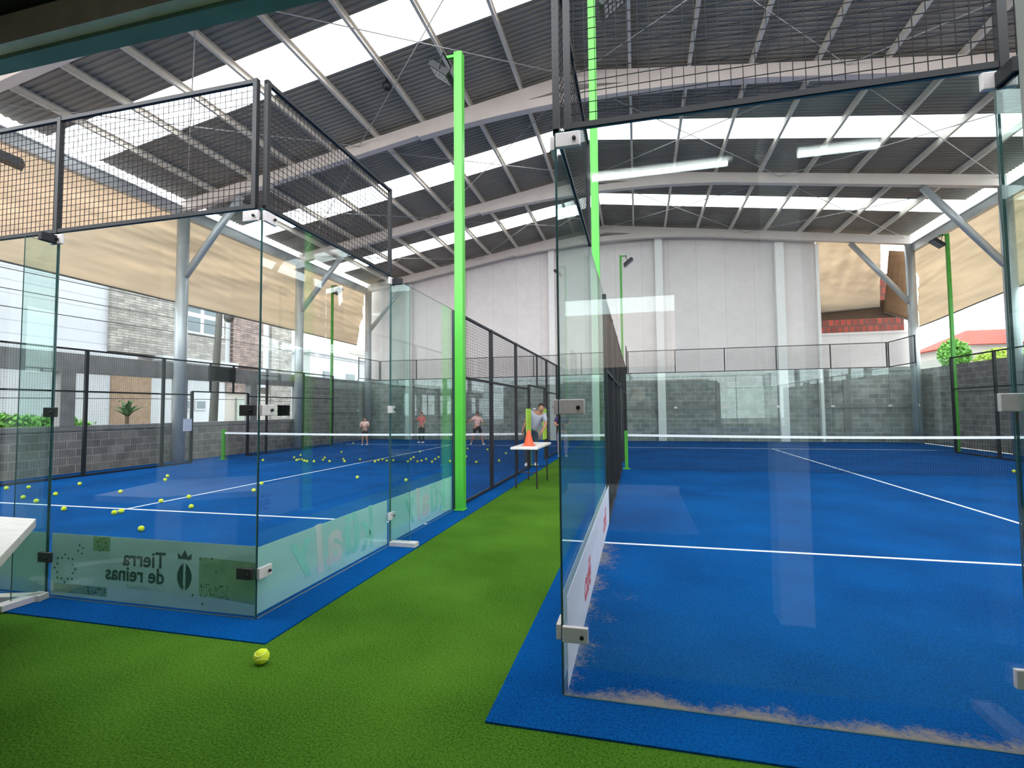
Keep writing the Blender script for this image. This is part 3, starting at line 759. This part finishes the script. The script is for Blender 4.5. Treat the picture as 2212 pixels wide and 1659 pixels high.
# ------------------------------------------------------------------ tennis balls
def Pix(px, py, z):
    d = _f*F + _r2*(px-W/2) - _u2*(py-H/2); t = (z-CAM[2])/d.z; return Vector(CAM)+d*t
BR_ = .0345
def seam_pts(r):
    pts = []
    for i in range(40):
        t = 2*PI*i/40; a = .44; 
        p = Vector((a*math.cos(t)+(1-a)*math.cos(3*t)*.55+.0, a*math.sin(t)-(1-a)*math.sin(3*t)*.55, .9*math.sin(2*t)*.75)).normalized()*r; pts.append(tuple(p))
    return pts+[pts[0]]
protoc = None
def ball_obj(loc, label, group=None, big=1.0):
    global protoc
    if protoc is None:
        o = MB().ball((0, 0, 0), BR_, seg=24, rings=16).build('tennis_ball', M['ball'], origin=(0, 0, 0), smooth=True)
        MB().path(seam_pts(BR_*1.0), .0022, 5).build('seam', M['seam'], o, origin=(0, 0, 0))
        protoc = o; c = o
    else:
        c = protoc.copy(); C.objects.link(c)
        for ch in protoc.children:
            k = ch.copy(); C.objects.link(k); k.parent = c
    c.location = loc; c.rotation_euler = (random.uniform(0, 6), random.uniform(0, 6), random.uniform(0, 6)); c.scale = (big,)*3
    for k in ('label', 'group', 'category'):
        if k in c: del c[k]
    return tag(c, label, 'ball', group)
near = [((565, 1433), 'bright yellow tennis ball alone on the green turf in the foreground')]
p = Pix(565, 1418, BR_*1.25); ball_obj((p.x, p.y, BR_*1.25), near[0][1], 'tennis balls', 1.25)
bl = [((305, 1142), 'tennis ball nearest to the banner inside the left court, before the service line'),
      ((138, 1099), 'tennis ball on the service line of the left court, near the white table'),
      ((247, 1107), 'left ball of the touching pair at the centre mark of the service line'),
      ((262, 1104), 'right ball of the touching pair at the centre mark of the service line'),
      ((62, 1052), 'tennis ball at the left frame side, close under the block wall'),
      ((14, 1054), 'tennis ball furthest left, on the blue edge by the block wall'),
      ((50, 1074), 'tennis ball in the left group of two past the service line, left one'),
      ((78, 1082), 'tennis ball in the left group of two past the service line, right one'),
      ((120, 1067), 'tennis ball on the blue turf just right of the first glass joint'),
      ((172, 1045), 'tennis ball at the foot of the second mesh post of the left side'),
      ((260, 1062), 'lone tennis ball midway between the mesh fence and the centre mark'),
      ((357, 1036), 'lower ball of the close pair far left of the centre line'),
      ((362, 1028), 'upper ball of the close pair far left of the centre line'),
      ((348, 1082), 'tennis ball just left above the start of the centre line'),
      ((408, 1073), 'tennis ball touching the left edge of the centre line'),
      ((413, 1094), 'tennis ball on the right of the centre line, near its start'),
      ((548, 1059), 'tennis ball right of the centre line beside the glass corner edge'),
      ((565, 1044), 'tennis ball lying on the centre line beside the glass corner edge'),
      ((568, 994), 'single tennis ball left of the centre line near the green net post'),
      ((772, 1031), 'single tennis ball right of the centre line, above the banner'),
      ((877, 1037), 'single tennis ball close to the lime pole, above the banner'),
      ((2190, 1018), 'only tennis ball of the right court, at the right edge of the photo')]
for (a, c), l in bl:
    p = Pix(a, c, BR_+.01); ball_obj((p.x, p.y, BR_+.0105), l, 'tennis balls', 1.0)
cl = [(90, 165), (120, 197), (152, 187), (190, 190), (218, 205), (252, 212), (170, 135), (340, 212), (452, 195), (475, 168), (535, 212), (685, 95), (708, 185), (724, 212), (918, 190),
      (1105, 215), (1150, 200), (1200, 188), (1255, 205), (1335, 200), (1520, 214), (1556, 186), (1592, 162), (1640, 214), (1692, 205), (1750, 185), (1825, 217), (1862, 185), (1905, 160), (1670, 90), (2050, 210)]
cl = [(620+a/5.82, 960+c/5.82) for a, c in cl]
for i, (a, c) in enumerate(sorted(cl)):
    p = Pix(a, c, BR_+.01); ball_obj((p.x, p.y, BR_+.0105), 'small tennis ball in the scatter along the left court net, %s from the left' % ORD[i], 'tennis balls scattered along the net of the left court')
cl = [(1010, 969), (1007, 986), (1029, 998), (1053, 971), (1093, 979), (1078, 995), (1115, 987)]
for i, (a, c) in enumerate(sorted(cl)):
    p = Pix(a, c, BR_+.01); ball_obj((p.x, p.y, BR_+.0105), 'small tennis ball seen through the mesh, %s ball right of the near lime pole' % ORD[i], 'tennis balls behind the mesh of the left court')
p = Pix(763, 957, BR_+.01); ball_obj((p.x, p.y, BR_+.0105), 'tennis ball farthest back, beside the standing child in a pale top', 'tennis balls')

# ------------------------------------------------------------------ tables and small furniture
e = empty('folding_table', (.62, 6.7, 0), 'white folding table with black legs standing in the green aisle', 'table')
MB().box(.36, .88, 6.0, 7.5, .74, .785).build('tabletop', M['tabletop'], e, bevel=.012)
for xx, yy in ((.42, 6.2), (.82, 6.2), (.42, 7.3), (.82, 7.3)): MB().tube((xx, yy, 0.0), (xx, yy, .74), .015, 8).build('leg', M['black'], e)
for yy in (6.2, 7.3): MB().tube((.42, yy, .3), (.82, yy, .3), .01, 6).build('crossbar', M['black'], e)
def cone(x, y, z, label, h=.3, r=.12):
    e = empty('training_cone', (x, y, z), label, 'cone', None)
    MB().box(x-r, x+r, y-r, y+r, z, z+.015).build('base', M['orange'], e, bevel=.005)
    MB().tube((x, y, z+.015), (x, y, z+h), r*.8, 20, .025).build('cone_body', M['orange'], e, smooth=False)
cone(.62, 6.45, .786, 'bright orange training cone standing on the white folding table')
e = empty('sports_bag', (.5, 6.95, .786), 'small black bag behind the orange cone on the folding table', 'bag')
MB().ball((.5, 6.95, .87), .1, .07, .084, 14, 10).build('bag_body', M['black'], e, smooth=True)
MB().path([(.42, 6.95, .93), (.45, 6.95, 1.0), (.55, 6.95, 1.0), (.58, 6.95, .93)], .009).build('handle', M['black'], e)
# white concrete table cut by the left frame edge
e = empty('concrete_table', (-1.75, -1.0, 0), 'white concrete table corner at the left frame edge outside the glass', 'table')
mb = MB(); z0, z1 = .69, .75
ang = [(-1.46, -.44), (-.53, -1.2), (-1.35, -2.1), (-2.35, -1.35), (-2.1, -.43)]
n = len(ang); mb.v = [(x, y, z0) for x, y in ang]+[(x, y, z1) for x, y in ang]
mb.f = [tuple(range(n)), tuple(reversed(range(n, 2*n)))]+[((i+1) % n, i, n+i, n+(i+1) % n) for i in range(n)]; mb.m = [0, 1]+[0]*n
mb.build('tabletop', [M['terrazzo_s'], M['terrazzo']], e, bevel=.006)
MB().beam((-1.6, -1.2, .0), (-1.6, -1.2, .69), .35, .35).build('pedestal', M['terrazzo_s'], e)
MB().beam((-2.55, -.55, .03), (-1.25, -1.5, .03), .16, .06).build('foot', M['terrazzo_s'], e)
e2 = empty('bench_foot', (-2.15, -.12, .01), 'pale concrete base strip on the turf at the foot of the left glass', 'base')
MB().beam((-2.5, -.24, .035), (-1.93, -.06, .035), .09, .05).build('strip', M['terrazzo_s'], e2, bevel=.004)
# small paper notice on the left mesh gate
tag(MB().box(-9.965, -9.955, 8.62, 8.9, .95, 1.3).build('paper_notice', M['paper']), 'pale paper notice fixed beside the left court gate', 'notice')

# ------------------------------------------------------------------ porch over the viewer
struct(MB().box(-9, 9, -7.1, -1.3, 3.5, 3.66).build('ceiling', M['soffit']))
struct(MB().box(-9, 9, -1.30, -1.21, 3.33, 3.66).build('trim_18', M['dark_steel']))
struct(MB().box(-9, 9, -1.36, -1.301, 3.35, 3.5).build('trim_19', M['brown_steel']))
struct(MB().box(-9, 1.4, -7.1, -6.9, 0, 3.5).box(3.35, 9, -7.1, -6.9, 0, 3.5).build('wall_front_added', M['soffit']))  # added unseen dark wall, blocks light from behind and dims the glass reflections
struct(MB().box(-9.2, -9, -7.1, -1.3, 0, 3.5).build('wall_left', M['soffit'])); struct(MB().box(9, 9.2, -7.1, -1.3, 0, 3.5).build('wall_right', M['soffit']))  # added unseen side walls, keep side light off the near turf and glass
struct(MB().box(1.4, 3.35, -9, -4.1, .001, .012).build('floor', M['ext_white']))
o = MB().box(-6, 10, -15, -14, 0, 4.5).build('street_wall', M['pink_wall']); tag(o, 'pale pink wall across the street behind the viewer, seen only as a reflection', 'wall')
o = MB().box(0, 5, -8.0, -7.9, 0, 2.3).build('added_dark_panel', M['soffit']); tag(o, 'added dark panel outside the doorway behind the viewer, darkens the glass reflection', 'panel')  # added unseen panel, darkens the lower doorway as mirrored in the glass
for x, w, l in ((3.705, .105, 'white porch column outside the frame to the right of the viewer'), (-2.42, .4, 'wide white porch pier outside the frame to the left of the viewer'), (-5.1, .2, 'white porch column far left of the viewer')):
    tag(MB().box(x-w, x+w, -1.86, -1.65, 0.001, 3.5).build('porch_column', M['white_paint']), l, 'column')
e = empty('tube_light', (2.9, -2.0, 3.43), 'tube light under the porch ceiling behind the viewer', 'lamp')
MB().box(2.3, 3.45, -2.06, -1.94, 3.46, 3.5).build('housing', M['white_paint'], e); MB().tube((2.34, -2.0, 3.43), (3.41, -2.0, 3.43), .018, 10).build('tube', M['tube'], e)
e = empty('tube_light', (4.2, -2.0, 3.43), 'second tube light under the porch ceiling, further right', 'lamp')
MB().box(3.62, 4.5, -2.06, -1.94, 3.46, 3.5).build('housing', M['white_paint'], e); MB().tube((3.66, -2.0, 3.43), (4.46, -2.0, 3.43), .018, 10).build('tube', M['tube'], e)

# ------------------------------------------------------------------ street side buildings (left)
bx_ = -20.0
e = empty('street_building', (bx_-3, 16, 0), 'modern white and stone clad house block across the street on the left', 'building')
def blk(name, y0, y1, z0, z1, m, dx=0.0, th=1.0, par=None):
    return MB().box(bx_-th, bx_+dx, y0, y1, z0, z1).build(name, m, par or e)
blk('white_storey', 2, 14.0, 4.1, 10.5, M['groove_x'])
blk('stone_storey', 14.0, 20.4, 4.25, 10.5, M['stone'], .15)
blk('white_strip', 20.4, 20.9, 4.1, 10.5, M['ext_white'])
blk('rosy_stone_storey', 20.9, 23.3, 4.1, 10.5, M['stone_red'], .2)
blk('glazed_strip', 23.3, 24.3, 3, 9.2, M['ext_white'], -.2)
blk('stone_strip', 24.3, 26.2, 1, 9.0, M['stone'])
blk('ledge', 2, 15.0, 3.85, 4.1, M['ext_white'], .5)
blk('ledge', 16.2, 20.9, 4.0, 4.25, M['ext_white'], .6)
blk('ground_storey', 2, 14.2, 0, 3.85, M['ext_white'])
blk('brown_cladding', 14.2, 16.1, 0, 4.0, M['wood'], .05)
blk('ground_storey', 16.1, 20.6, 0, 4.0, M['ext_white'])
blk('brown_cladding', 20.6, 23.3, 2.6, 4.1, M['stone_red'], .05)
blk('ground_storey', 20.6, 26.2, 0, 2.6, M['ext_cream'], -.1)
def win(y0, y1, z0, z1, nx=2, nz=2):
    f = MB().box(bx_+.14, bx_+.22, y0, y1, z0, z1).build('window', M['ext_white'], e)
    w = (y1-y0)/nx; h = (z1-z0)/nz; mb = MB()
    for i in range(nx):
        for j in range(nz): mb.box(bx_+.221, bx_+.23, y0+w*i+.12, y0+w*(i+1)-.12, z0+h*j+.12, z0+h*(j+1)-.12)
    mb.build('pane', M['glass_dark'], f)
win(17.3, 20.2, 5.6, 7.6)
for y0, y1 in ((17.6, 18.3), (18.6, 19.3)):
    f = MB().box(bx_+.01, bx_+.06, y0, y1, 1.6, 2.15).build('window', M['ext_white'], e); MB().box(bx_+.061, bx_+.07, y0+.08, y1-.08, 1.68, 2.07).build('pane', M['glass_dark'], f)
f = MB().box(bx_-.09, bx_+.0, 21.5, 23.0, .2, 2.3).build('green_door', mat('grey_green_door', srgb(140, 150, 140), .6), e)
f = MB().box(bx_-.09, bx_+.0, 24.9, 26.1, 1.2, 1.9).build('garage_window', M['glass_dark'], e)
# further houses up the street
e3 = empty('far_house', (-21.5, 33, 0), 'low white far house at the end of the street, left of the back corner', 'building')
MB().box(-23, -19.5, 27.5, 36, 0, 5.6).build('wall', M['ext_white'], e3); MB().box(-23.2, -19.3, 27.3, 36.2, 5.6, 5.8).build('roof', M['ext_white'], e3)
for y0 in (29, 32): MB().box(-19.5, -19.46, y0, y0+1.2, 3.3, 4.4).build('window', M['glass_dark'], e3)
e4 = empty('far_house', (-21, 45, 0), 'pale grey house furthest up the street beyond the canvas edge', 'building')
MB().box(-23, -18.2, 38, 56, 0, 7.0).build('wall', M['ext_cream'], e4); MB().box(-18.2, -18.15, 41, 43, 4.2, 5.4).build('window', M['glass_dark'], e4); MB().box(-18.2, -18.15, 47, 49, 4.2, 5.4).build('window', M['glass_dark'], e4)
# utility pole with transformer-like cluster and wires
e = empty('utility_pole', (-14, 13.75, 0), 'grey utility pole standing in the street behind the canvas', 'pole')
MB().tube((-14, 13.7, 0), (-14, 14.05, 7.8), .17, 14, .10).build('pole', M['pole'], e, smooth=True)
MB().ball((-13.75, 14.2, 5.45), .22, .2, .25).ball((-13.8, 13.95, 5.95), .16).build('cable_box', M['pole'], e, smooth=True)
for i, z in enumerate((4.55, 5.05, 5.6, 6.1, 2.05)):
    MB().path([(-14, -4+t*4.8, z-.35*math.sin(PI*((t*4.8) % 18)/18)*.4) for t in range(11)], .013, 5).build('wire', M['wire'], e)
# potted palm and hedge by the street
def leafy(name, c, R_, n, m, label, cat, seed=1, par=None, size=.12, trunk=None):
    rn = random.Random(seed); mb = MB()
    for i in range(n):
        a = rn.uniform(0, 2*PI); ph = rn.uniform(-1, 1); r = rn.uniform(.45, 1)
        p = Vector((c[0]+R_[0]*r*math.cos(a)*math.sqrt(1-ph*ph), c[1]+R_[1]*r*math.sin(a)*math.sqrt(1-ph*ph), c[2]+R_[2]*r*ph))
        d1 = Vector((rn.uniform(-1, 1), rn.uniform(-1, 1), rn.uniform(-1, 1))).normalized()*size; d2 = d1.cross(Vector((rn.uniform(-1, 1), rn.uniform(-1, 1), rn.uniform(-1, 1)))).normalized()*size*.5
        mb.poly([tuple(p-d1), tuple(p+d2), tuple(p+d1), tuple(p-d2)])
    e = empty(name, (c[0], c[1], 0), label, cat)
    mb.build('foliage', m, e)
    if trunk: MB().tube((c[0], c[1], 0), (c[0], c[1], c[2]), trunk, 8, trunk*.6).build('trunk', M['trunk'], e)
    return e
leafy('hedge', (-17, 8.6, .95), (.6, 3.0, .55), 2600, M['leaf'], 'green hedge behind the low wall at the left edge', 'hedge', 2, size=.12)
e = empty('potted_palm', (-18, 13.4, 0), 'palm plant in front of the brown wall across the street', 'plant')
mb = MB(); rn = random.Random(4)
for i in range(22):
    a = rn.uniform(0, 2*PI); L = rn.uniform(.6, .95); up = rn.uniform(.35, 1.0); prev = Vector((-18, 13.4, 1.35))
    for s in range(5):
        t = (s+1)/5; q = Vector((-18+math.cos(a)*L*t, 13.4+math.sin(a)*L*t, 1.35+up*math.sin(t*2.0)*.7)); w = Vector((-math.sin(a), math.cos(a), 0))*.09*(1-t*.7)
        mb.quad(tuple(prev-w), tuple(prev+w), tuple(q+w*.8), tuple(q-w*.8)); prev = q
mb.build('fronds', M['leaf2'], e); MB().tube((-18, 13.4, .5), (-18, 13.4, 1.4), .07, 8).build('trunk', M['trunk'], e); MB().tube((-18, 13.4, 0), (-18, 13.4, .5), .22, 14, .3).build('pot', M['ext_white'], e)

# right side outside: house with red roof, trees
e = empty('red_roof_house', (31, 46, 0), 'house with red hipped roof beyond the right wall', 'building')
MB().box(28.5, 35.0, 45, 52, 0, 6.4).build('wall', M['ext_cream'], e)
mb = MB(); a = [(27.9, 44.5, 6.35), (36, 44.5, 6.35), (36, 52.5, 6.35), (27.9, 52.5, 6.35)]; r1, r2 = (30.2, 48, 7.9), (33, 48, 7.9)
mb.poly([a[0], a[1], r2, r1]).poly([a[1], a[2], r2]).poly([a[2], a[3], r1, r2]).poly([a[3], a[0], r1]).poly([a[3], a[2], a[1], a[0]])
mb.build('roof', M['redroof'], e)
MB().box(32.2, 38, 43.2, 46, 0, 8.1).build('white_wing', M['ext_white'], e); f = MB().box(33.0, 34.2, 43.13, 43.19, 6.4, 7.5).build('window', M['glass_dark'], e)
leafy('tree', (22.5, 35, 4.75), (.85, .9, 1.0), 1500, M['leaf'], 'green tree left of the red roofed house', 'tree', 3, size=.15, trunk=.2)
leafy('tree', (25.2, 35, 4.3), (1.7, 1.0, .8), 1600, M['leaf_y'], 'yellow-green tree crown in front of the red roofed house', 'tree', 6, size=.15, trunk=.2)
leafy('tree', (19.4, 35, 3.4), (1.2, 1.2, 1.2), 900, M['leaf'], 'small green treetop just above the right wall, farthest left', 'tree', 9, size=.15, trunk=.2)

# ------------------------------------------------------------------ people
def skinmesh(verts, edges, radii, sub=1, root=0):
    me = bpy.data.meshes.new('sk'); me.from_pydata([tuple(v) for v in verts], edges, []); o = bpy.data.objects.new('sk', me); C.objects.link(o)
    md = o.modifiers.new('skin', 'SKIN'); md.use_smooth_shade = True
    if not me.skin_vertices: 
        with bpy.context.temp_override(object=o, active_object=o): bpy.ops.mesh.customdata_skin_add()
    for i, r in enumerate(radii):
        me.skin_vertices[0].data[i].radius = (r, r) if not isinstance(r, tuple) else r
        me.skin_vertices[0].data[i].use_root = (i == root)
    ss = o.modifiers.new('s', 'SUBSURF'); ss.levels = sub; ss.render_levels = sub
    bpy.context.view_layer.update()
    dg = bpy.context.evaluated_depsgraph_get(); out = bpy.data.meshes.new_from_object(o.evaluated_get(dg))
    bpy.data.objects.remove(o); return out
def person(loc, h, face, label, J, shirt, legs_m, shoes, hair=None, longpants=False, extra=None):
    """J: joint overrides in body units (height 1, facing +y, x to the figure's right); face: yaw"""
    jt = dict(pel=(0, 0, .53), sp=(0, 0, .64), ch=(0, 0, .75), nk=(0, 0, .83), hd=(0, .01, .90), tp=(0, .01, .955),
              shL=(-.105, 0, .80), elL=(-.135, .01, .64), wrL=(-.13, .05, .50), shR=(.105, 0, .80), elR=(.135, .01, .64), wrR=(.13, .05, .50),
              hpL=(-.055, 0, .50), knL=(-.065, .02, .28), anL=(-.07, 0, .045), toL=(-.075, .09, .02), hpR=(.055, 0, .50), knR=(.065, .02, .28), anR=(.07, 0, .045), toR=(.075, .09, .02))
    jt.update(J or {})
    c, s = math.cos(face), math.sin(face)
    e = empty('person', loc, label, 'person')
    def W_(k): x, y, z = jt[k] if isinstance(k, str) else k; return Vector(((x*c-y*s)*h, (x*s+y*c)*h, z*h))
    names = ['pel', 'sp', 'ch', 'nk', 'hd', 'shL', 'elL', 'wrL', 'shR', 'elR', 'wrR', 'hpL', 'knL', 'anL', 'toL', 'hpR', 'knR', 'anR', 'toR']
    idx = {n: i for i, n in enumerate(names)}
    V = [W_(n) for n in names]
    E = [(idx[a], idx[b]) for a, b in (('pel', 'sp'), ('sp', 'ch'), ('ch', 'nk'), ('nk', 'hd'), ('ch', 'shL'), ('shL', 'elL'), ('elL', 'wrL'), ('ch', 'shR'), ('shR', 'elR'), ('elR', 'wrR'),
         ('pel', 'hpL'), ('hpL', 'knL'), ('knL', 'anL'), ('anL', 'toL'), ('pel', 'hpR'), ('hpR', 'knR'), ('knR', 'anR'), ('anR', 'toR'))]
    Rd = dict(pel=.075, sp=.068, ch=.078, nk=.032, hd=.034, shL=.036, elL=.026, wrL=.017, shR=.036, elR=.026, wrR=.017, hpL=.055, knL=.036, anL=.023, toL=.018, hpR=.055, knR=.036, anR=.023, toR=.018)
    rad = [Rd[n]*h for n in names]
    for sd in 'LR':
        wr = W_('wr'+sd); el = W_('el'+sd); d = (wr-el).normalized(); side = Vector((c, s, 0))*(1 if sd == 'L' else -1)
        side = (side-d*side.dot(d)).normalized(); fr = d.cross(side)
        pi_ = len(V); V.append(wr+d*.035*h); rad.append(.017*h); E.append((idx['wr'+sd], pi_))
        for k, (o_, l) in enumerate(((-.018, .030), (-.006, .038), (.006, .036), (.017, .028))):
            a = len(V); V.append(wr+d*.05*h+fr*o_*h); rad.append(.0055*h); E.append((pi_, a))
            V.append(wr+d*(.05+l)*h+fr*o_*1.1*h+side*.01*h); rad.append(.0045*h); E.append((a, a+1))
        a = len(V); V.append(wr+d*.03*h-fr*.024*h+side*.006*h); rad.append(.006*h); E.append((idx['wr'+sd], a)); V.append(wr+d*.055*h-fr*.030*h+side*.012*h); rad.append(.005*h); E.append((a, a+1))
    me = skinmesh(V, E, rad, 1)
    # head joined into the same body mesh
    hb = MB(); hc = W_('hd'); f = Vector((-s, c, 0)); r = Vector((c, s, 0))
    hb.ball(tuple(hc+Vector((0, 0, .005*h))), .044*h, .050*h, .064*h, 20, 14)
    hb.ball(tuple(hc+f*.05*h-Vector((0, 0, .006*h))), .008*h, .012*h, .013*h, 8, 6)
    for sg in (-1, 1): hb.ball(tuple(hc+r*sg*.045*h), .008*h, .012*h, .016*h, 8, 6)
    hb.ball(tuple(hc+f*.043*h-Vector((0, 0, .030*h))), .016*h, .008*h, .006*h, 8, 6)
    bm = bmesh.new(); bm.from_mesh(me)
    base = len(bm.verts); vs = [bm.verts.new(v) for v in hb.v]
    for q in hb.f: bm.faces.new([vs[i] for i in q])
    bm.to_mesh(me); bm.free(); me.materials.clear(); me.materials.append(M['skin'])
    for p in me.polygons: p.use_smooth = True
    L = Vector(loc)
    body = link('body', me, e, L)
    eb = MB()
    for sg in (-1, 1): eb.ball(tuple(hc+f*.046*h+r*sg*.018*h+Vector((0, 0, .008*h))+L), .006*h, seg=8, rings=6)
    eb.build('eyes', M['bolt'], e)
    def cloth_part(name, seq, rads, m):
        ks = list(dict.fromkeys([k for a, b in seq for k in (a, b)]))
        ii = {k: i for i, k in enumerate(ks)}
        mm = skinmesh([W_(k) for k in ks], [(ii[a], ii[b]) for a, b in seq], [rads[k]*h for k in ks], 1)
        mm.materials.clear(); mm.materials.append(m)
        for p in mm.polygons: p.use_smooth = True
        return link(name, mm, e, L)
    def lerp(a, b, t): A, B = jt[a], jt[b]; return tuple(A[i]*(1-t)+B[i]*t for i in range(3))
    jt['sleL'] = lerp('shL', 'elL', .75); jt['sleR'] = lerp('shR', 'elR', .75)
    jt['nk0'] = lerp('ch', 'nk', .45); jt['wa'] = lerp('hpL', 'hpR', .5)
    cloth_part('shirt', [('wa', 'sp'), ('sp', 'ch'), ('ch', 'nk0'), ('ch', 'shL'), ('shL', 'sleL'), ('ch', 'shR'), ('shR', 'sleR')], dict(wa=.088, sp=.084, ch=.088, nk0=.05, shL=.047, sleL=.038, shR=.047, sleR=.038), shirt)
    jt['pe'] = lerp('pel', 'sp', .45)
    if longpants: jt['leL'] = lerp('knL', 'anL', 1.0); jt['leR'] = lerp('knR', 'anR', 1.0); seq = [('pe', 'pel'), ('pel', 'hpL'), ('hpL', 'knL'), ('knL', 'leL'), ('pel', 'hpR'), ('hpR', 'knR'), ('knR', 'leR')]
    else: jt['leL'] = lerp('hpL', 'knL', .85); jt['leR'] = lerp('hpR', 'knR', .85); seq = [('pe', 'pel'), ('pel', 'hpL'), ('hpL', 'leL'), ('pel', 'hpR'), ('hpR', 'leR')]
    cloth_part('trousers' if longpants else 'shorts', seq, dict(pe=.072, pel=.082, hpL=.064, hpR=.064, knL=.045, knR=.045, leL=.034 if longpants else .05, leR=.034 if longpants else .05), legs_m)
    for sd in 'LR':
        a = W_('an'+sd)+L; t = W_('to'+sd)+L; mb = MB(); mid = (a+t)/2; 
        d = (t-a); d.z = 0; d.normalize()
        mb.ball((0, 0, 0), .028*h, .075*h, .03*h, 12, 8)
        ang = math.atan2(d.y, d.x)-PI/2
        zb = min(a.z, t.z)+.006*h
        mb.v = [((v[0]*math.cos(ang)-v[1]*math.sin(ang))+mid.x, (v[0]*math.sin(ang)+v[1]*math.cos(ang))+mid.y, max(v[2], -.02*h)+zb) for v in mb.v]
        mb.build('shoe', shoes, e, smooth=True)
    hm = MB(); hc2 = hc+L-f*.008*h+Vector((0, 0, .020*h)); hm.ball(tuple(hc2), .050*h, .054*h, .058*h, 20, 12)
    hm.v = [tuple(Vector(v)+(Vector((0, 0, max(0, (hc2.z-.012*h)-v[2])*.9)) if (Vector(v)-hc2).dot(f) > 0 else Vector((0, 0, 0)))) for v in hm.v]
    hm.build('hair', hair or M['hair'], e, smooth=True)
    if extra: extra(e, W_, L, h, f, r)
    return e
P_pale = mat('pale_pink_top', srgb(226, 186, 178), .8); P_black = mat('black_cloth', srgb(24, 24, 28), .8); P_red = mat('coral_red_cloth', srgb(196, 92, 88), .8)
P_grey = mat('light_grey_cloth', srgb(176, 180, 194), .8); P_teal = mat('dark_teal_cloth', srgb(46, 62, 72), .8); P_white = mat('white_shoe', srgb(226, 226, 228), .6); P_purple = mat('purple_cloth', srgb(64, 48, 92), .8)
P_hairb = mat('brown_hair', srgb(92, 52, 38), .7); P_lav = mat('lavender_cloth', srgb(170, 160, 196), .8)
def racket(mat_):
    def fn(e, W_, L, h, f, r):
        p = W_('wrR')+L; el = W_('elR')+L; d = (p-el).normalized(); q = p+d*.10
        rk = MB().tube(tuple(p), tuple(q+d*.12), .016, 10).build('racket_grip', M['black'], e)
        c = q+d*.26; mb = MB(); n = 20; t = d.cross(Vector((-f.y, f.x, 0))); t = d.cross(f).normalized() if d.cross(f).length > .1 else r
        ring = [c+d*(.145*math.cos(2*PI*i/n))+t*(.125*math.sin(2*PI*i/n)) for i in range(n)]; nn = d.cross(t).normalized()*.018
        mb.v = [tuple(p_-nn) for p_ in ring]+[tuple(p_+nn) for p_ in ring]
        mb.f = [tuple(range(n)), tuple(reversed(range(n, 2*n)))]+[((i+1) % n, i, n+i, n+(i+1) % n) for i in range(n)]; mb.m = [0]*(n+2)
        mb.build('racket_face', mat_, e)
    return fn
def down(px, py): p = Pix(px, py, .011); return (p.x, p.y, .011)
person(down(788, 962), 1.22, PI+.3, 'person far back in the left court in pale pink top and black shorts', dict(elR=(.16, .06, .66), wrR=(.08, .14, .66), elL=(-.16, .06, .66), wrL=(-.06, .14, .66), anL=(-.09, 0, .045), anR=(.09, 0, .045)), P_pale, P_black, P_white, P_hairb)
person(down(911, 957), 1.42, PI-.2, 'person by the back glass in a coral and black outfit with black leggings', dict(elR=(.17, .05, .67), wrR=(.10, .13, .72), elL=(-.15, .04, .66), wrL=(-.10, .12, .60)), P_red, P_black, P_white, P_hairb, True)
person(down(1031, 961), 1.42, PI+.5, 'person stepping wide in a pale top and black shorts, swinging a red racket', dict(shR=(.105, .02, .80), elR=(.2, .08, .72), wrR=(.27, .12, .70), elL=(-.16, .06, .66), wrL=(-.12, .14, .62), hpL=(-.06, 0, .5), knL=(-.12, .05, .29), anL=(-.17, .02, .045), toL=(-.19, .11, .02), knR=(.12, .04, .29), anR=(.18, -.02, .045), toR=(.2, .06, .02)), P_pale, P_black, P_white, None, False, racket(mat('red_racket', srgb(206, 60, 66), .5)))
person((-.02, 9.70, .011), 1.74, PI+.2, 'person in light grey shirt and dark trousers leaning at the gate behind the folding table', dict(pel=(-.01, 0, .53), sp=(-.05, .03, .64), ch=(-.10, .07, .745), nk=(-.14, .11, .81), hd=(-.16, .15, .865), shL=(-.20, .07, .765), shR=(.0, .08, .80), elR=(.07, .12, .66), wrR=(.11, .2, .55), elL=(-.22, .11, .62), wrL=(-.16, .18, .52)), P_grey, P_teal, P_white, None, True)
person((.42, 12.3, .011), 1.5, PI+.2, 'person in purple top in the aisle, partly hidden by the mesh posts', dict(elR=(.16, .08, .67), wrR=(.08, .16, .66), elL=(-.16, .08, .67), wrL=(-.08, .16, .66)), P_purple, P_lav, P_white, None, True)
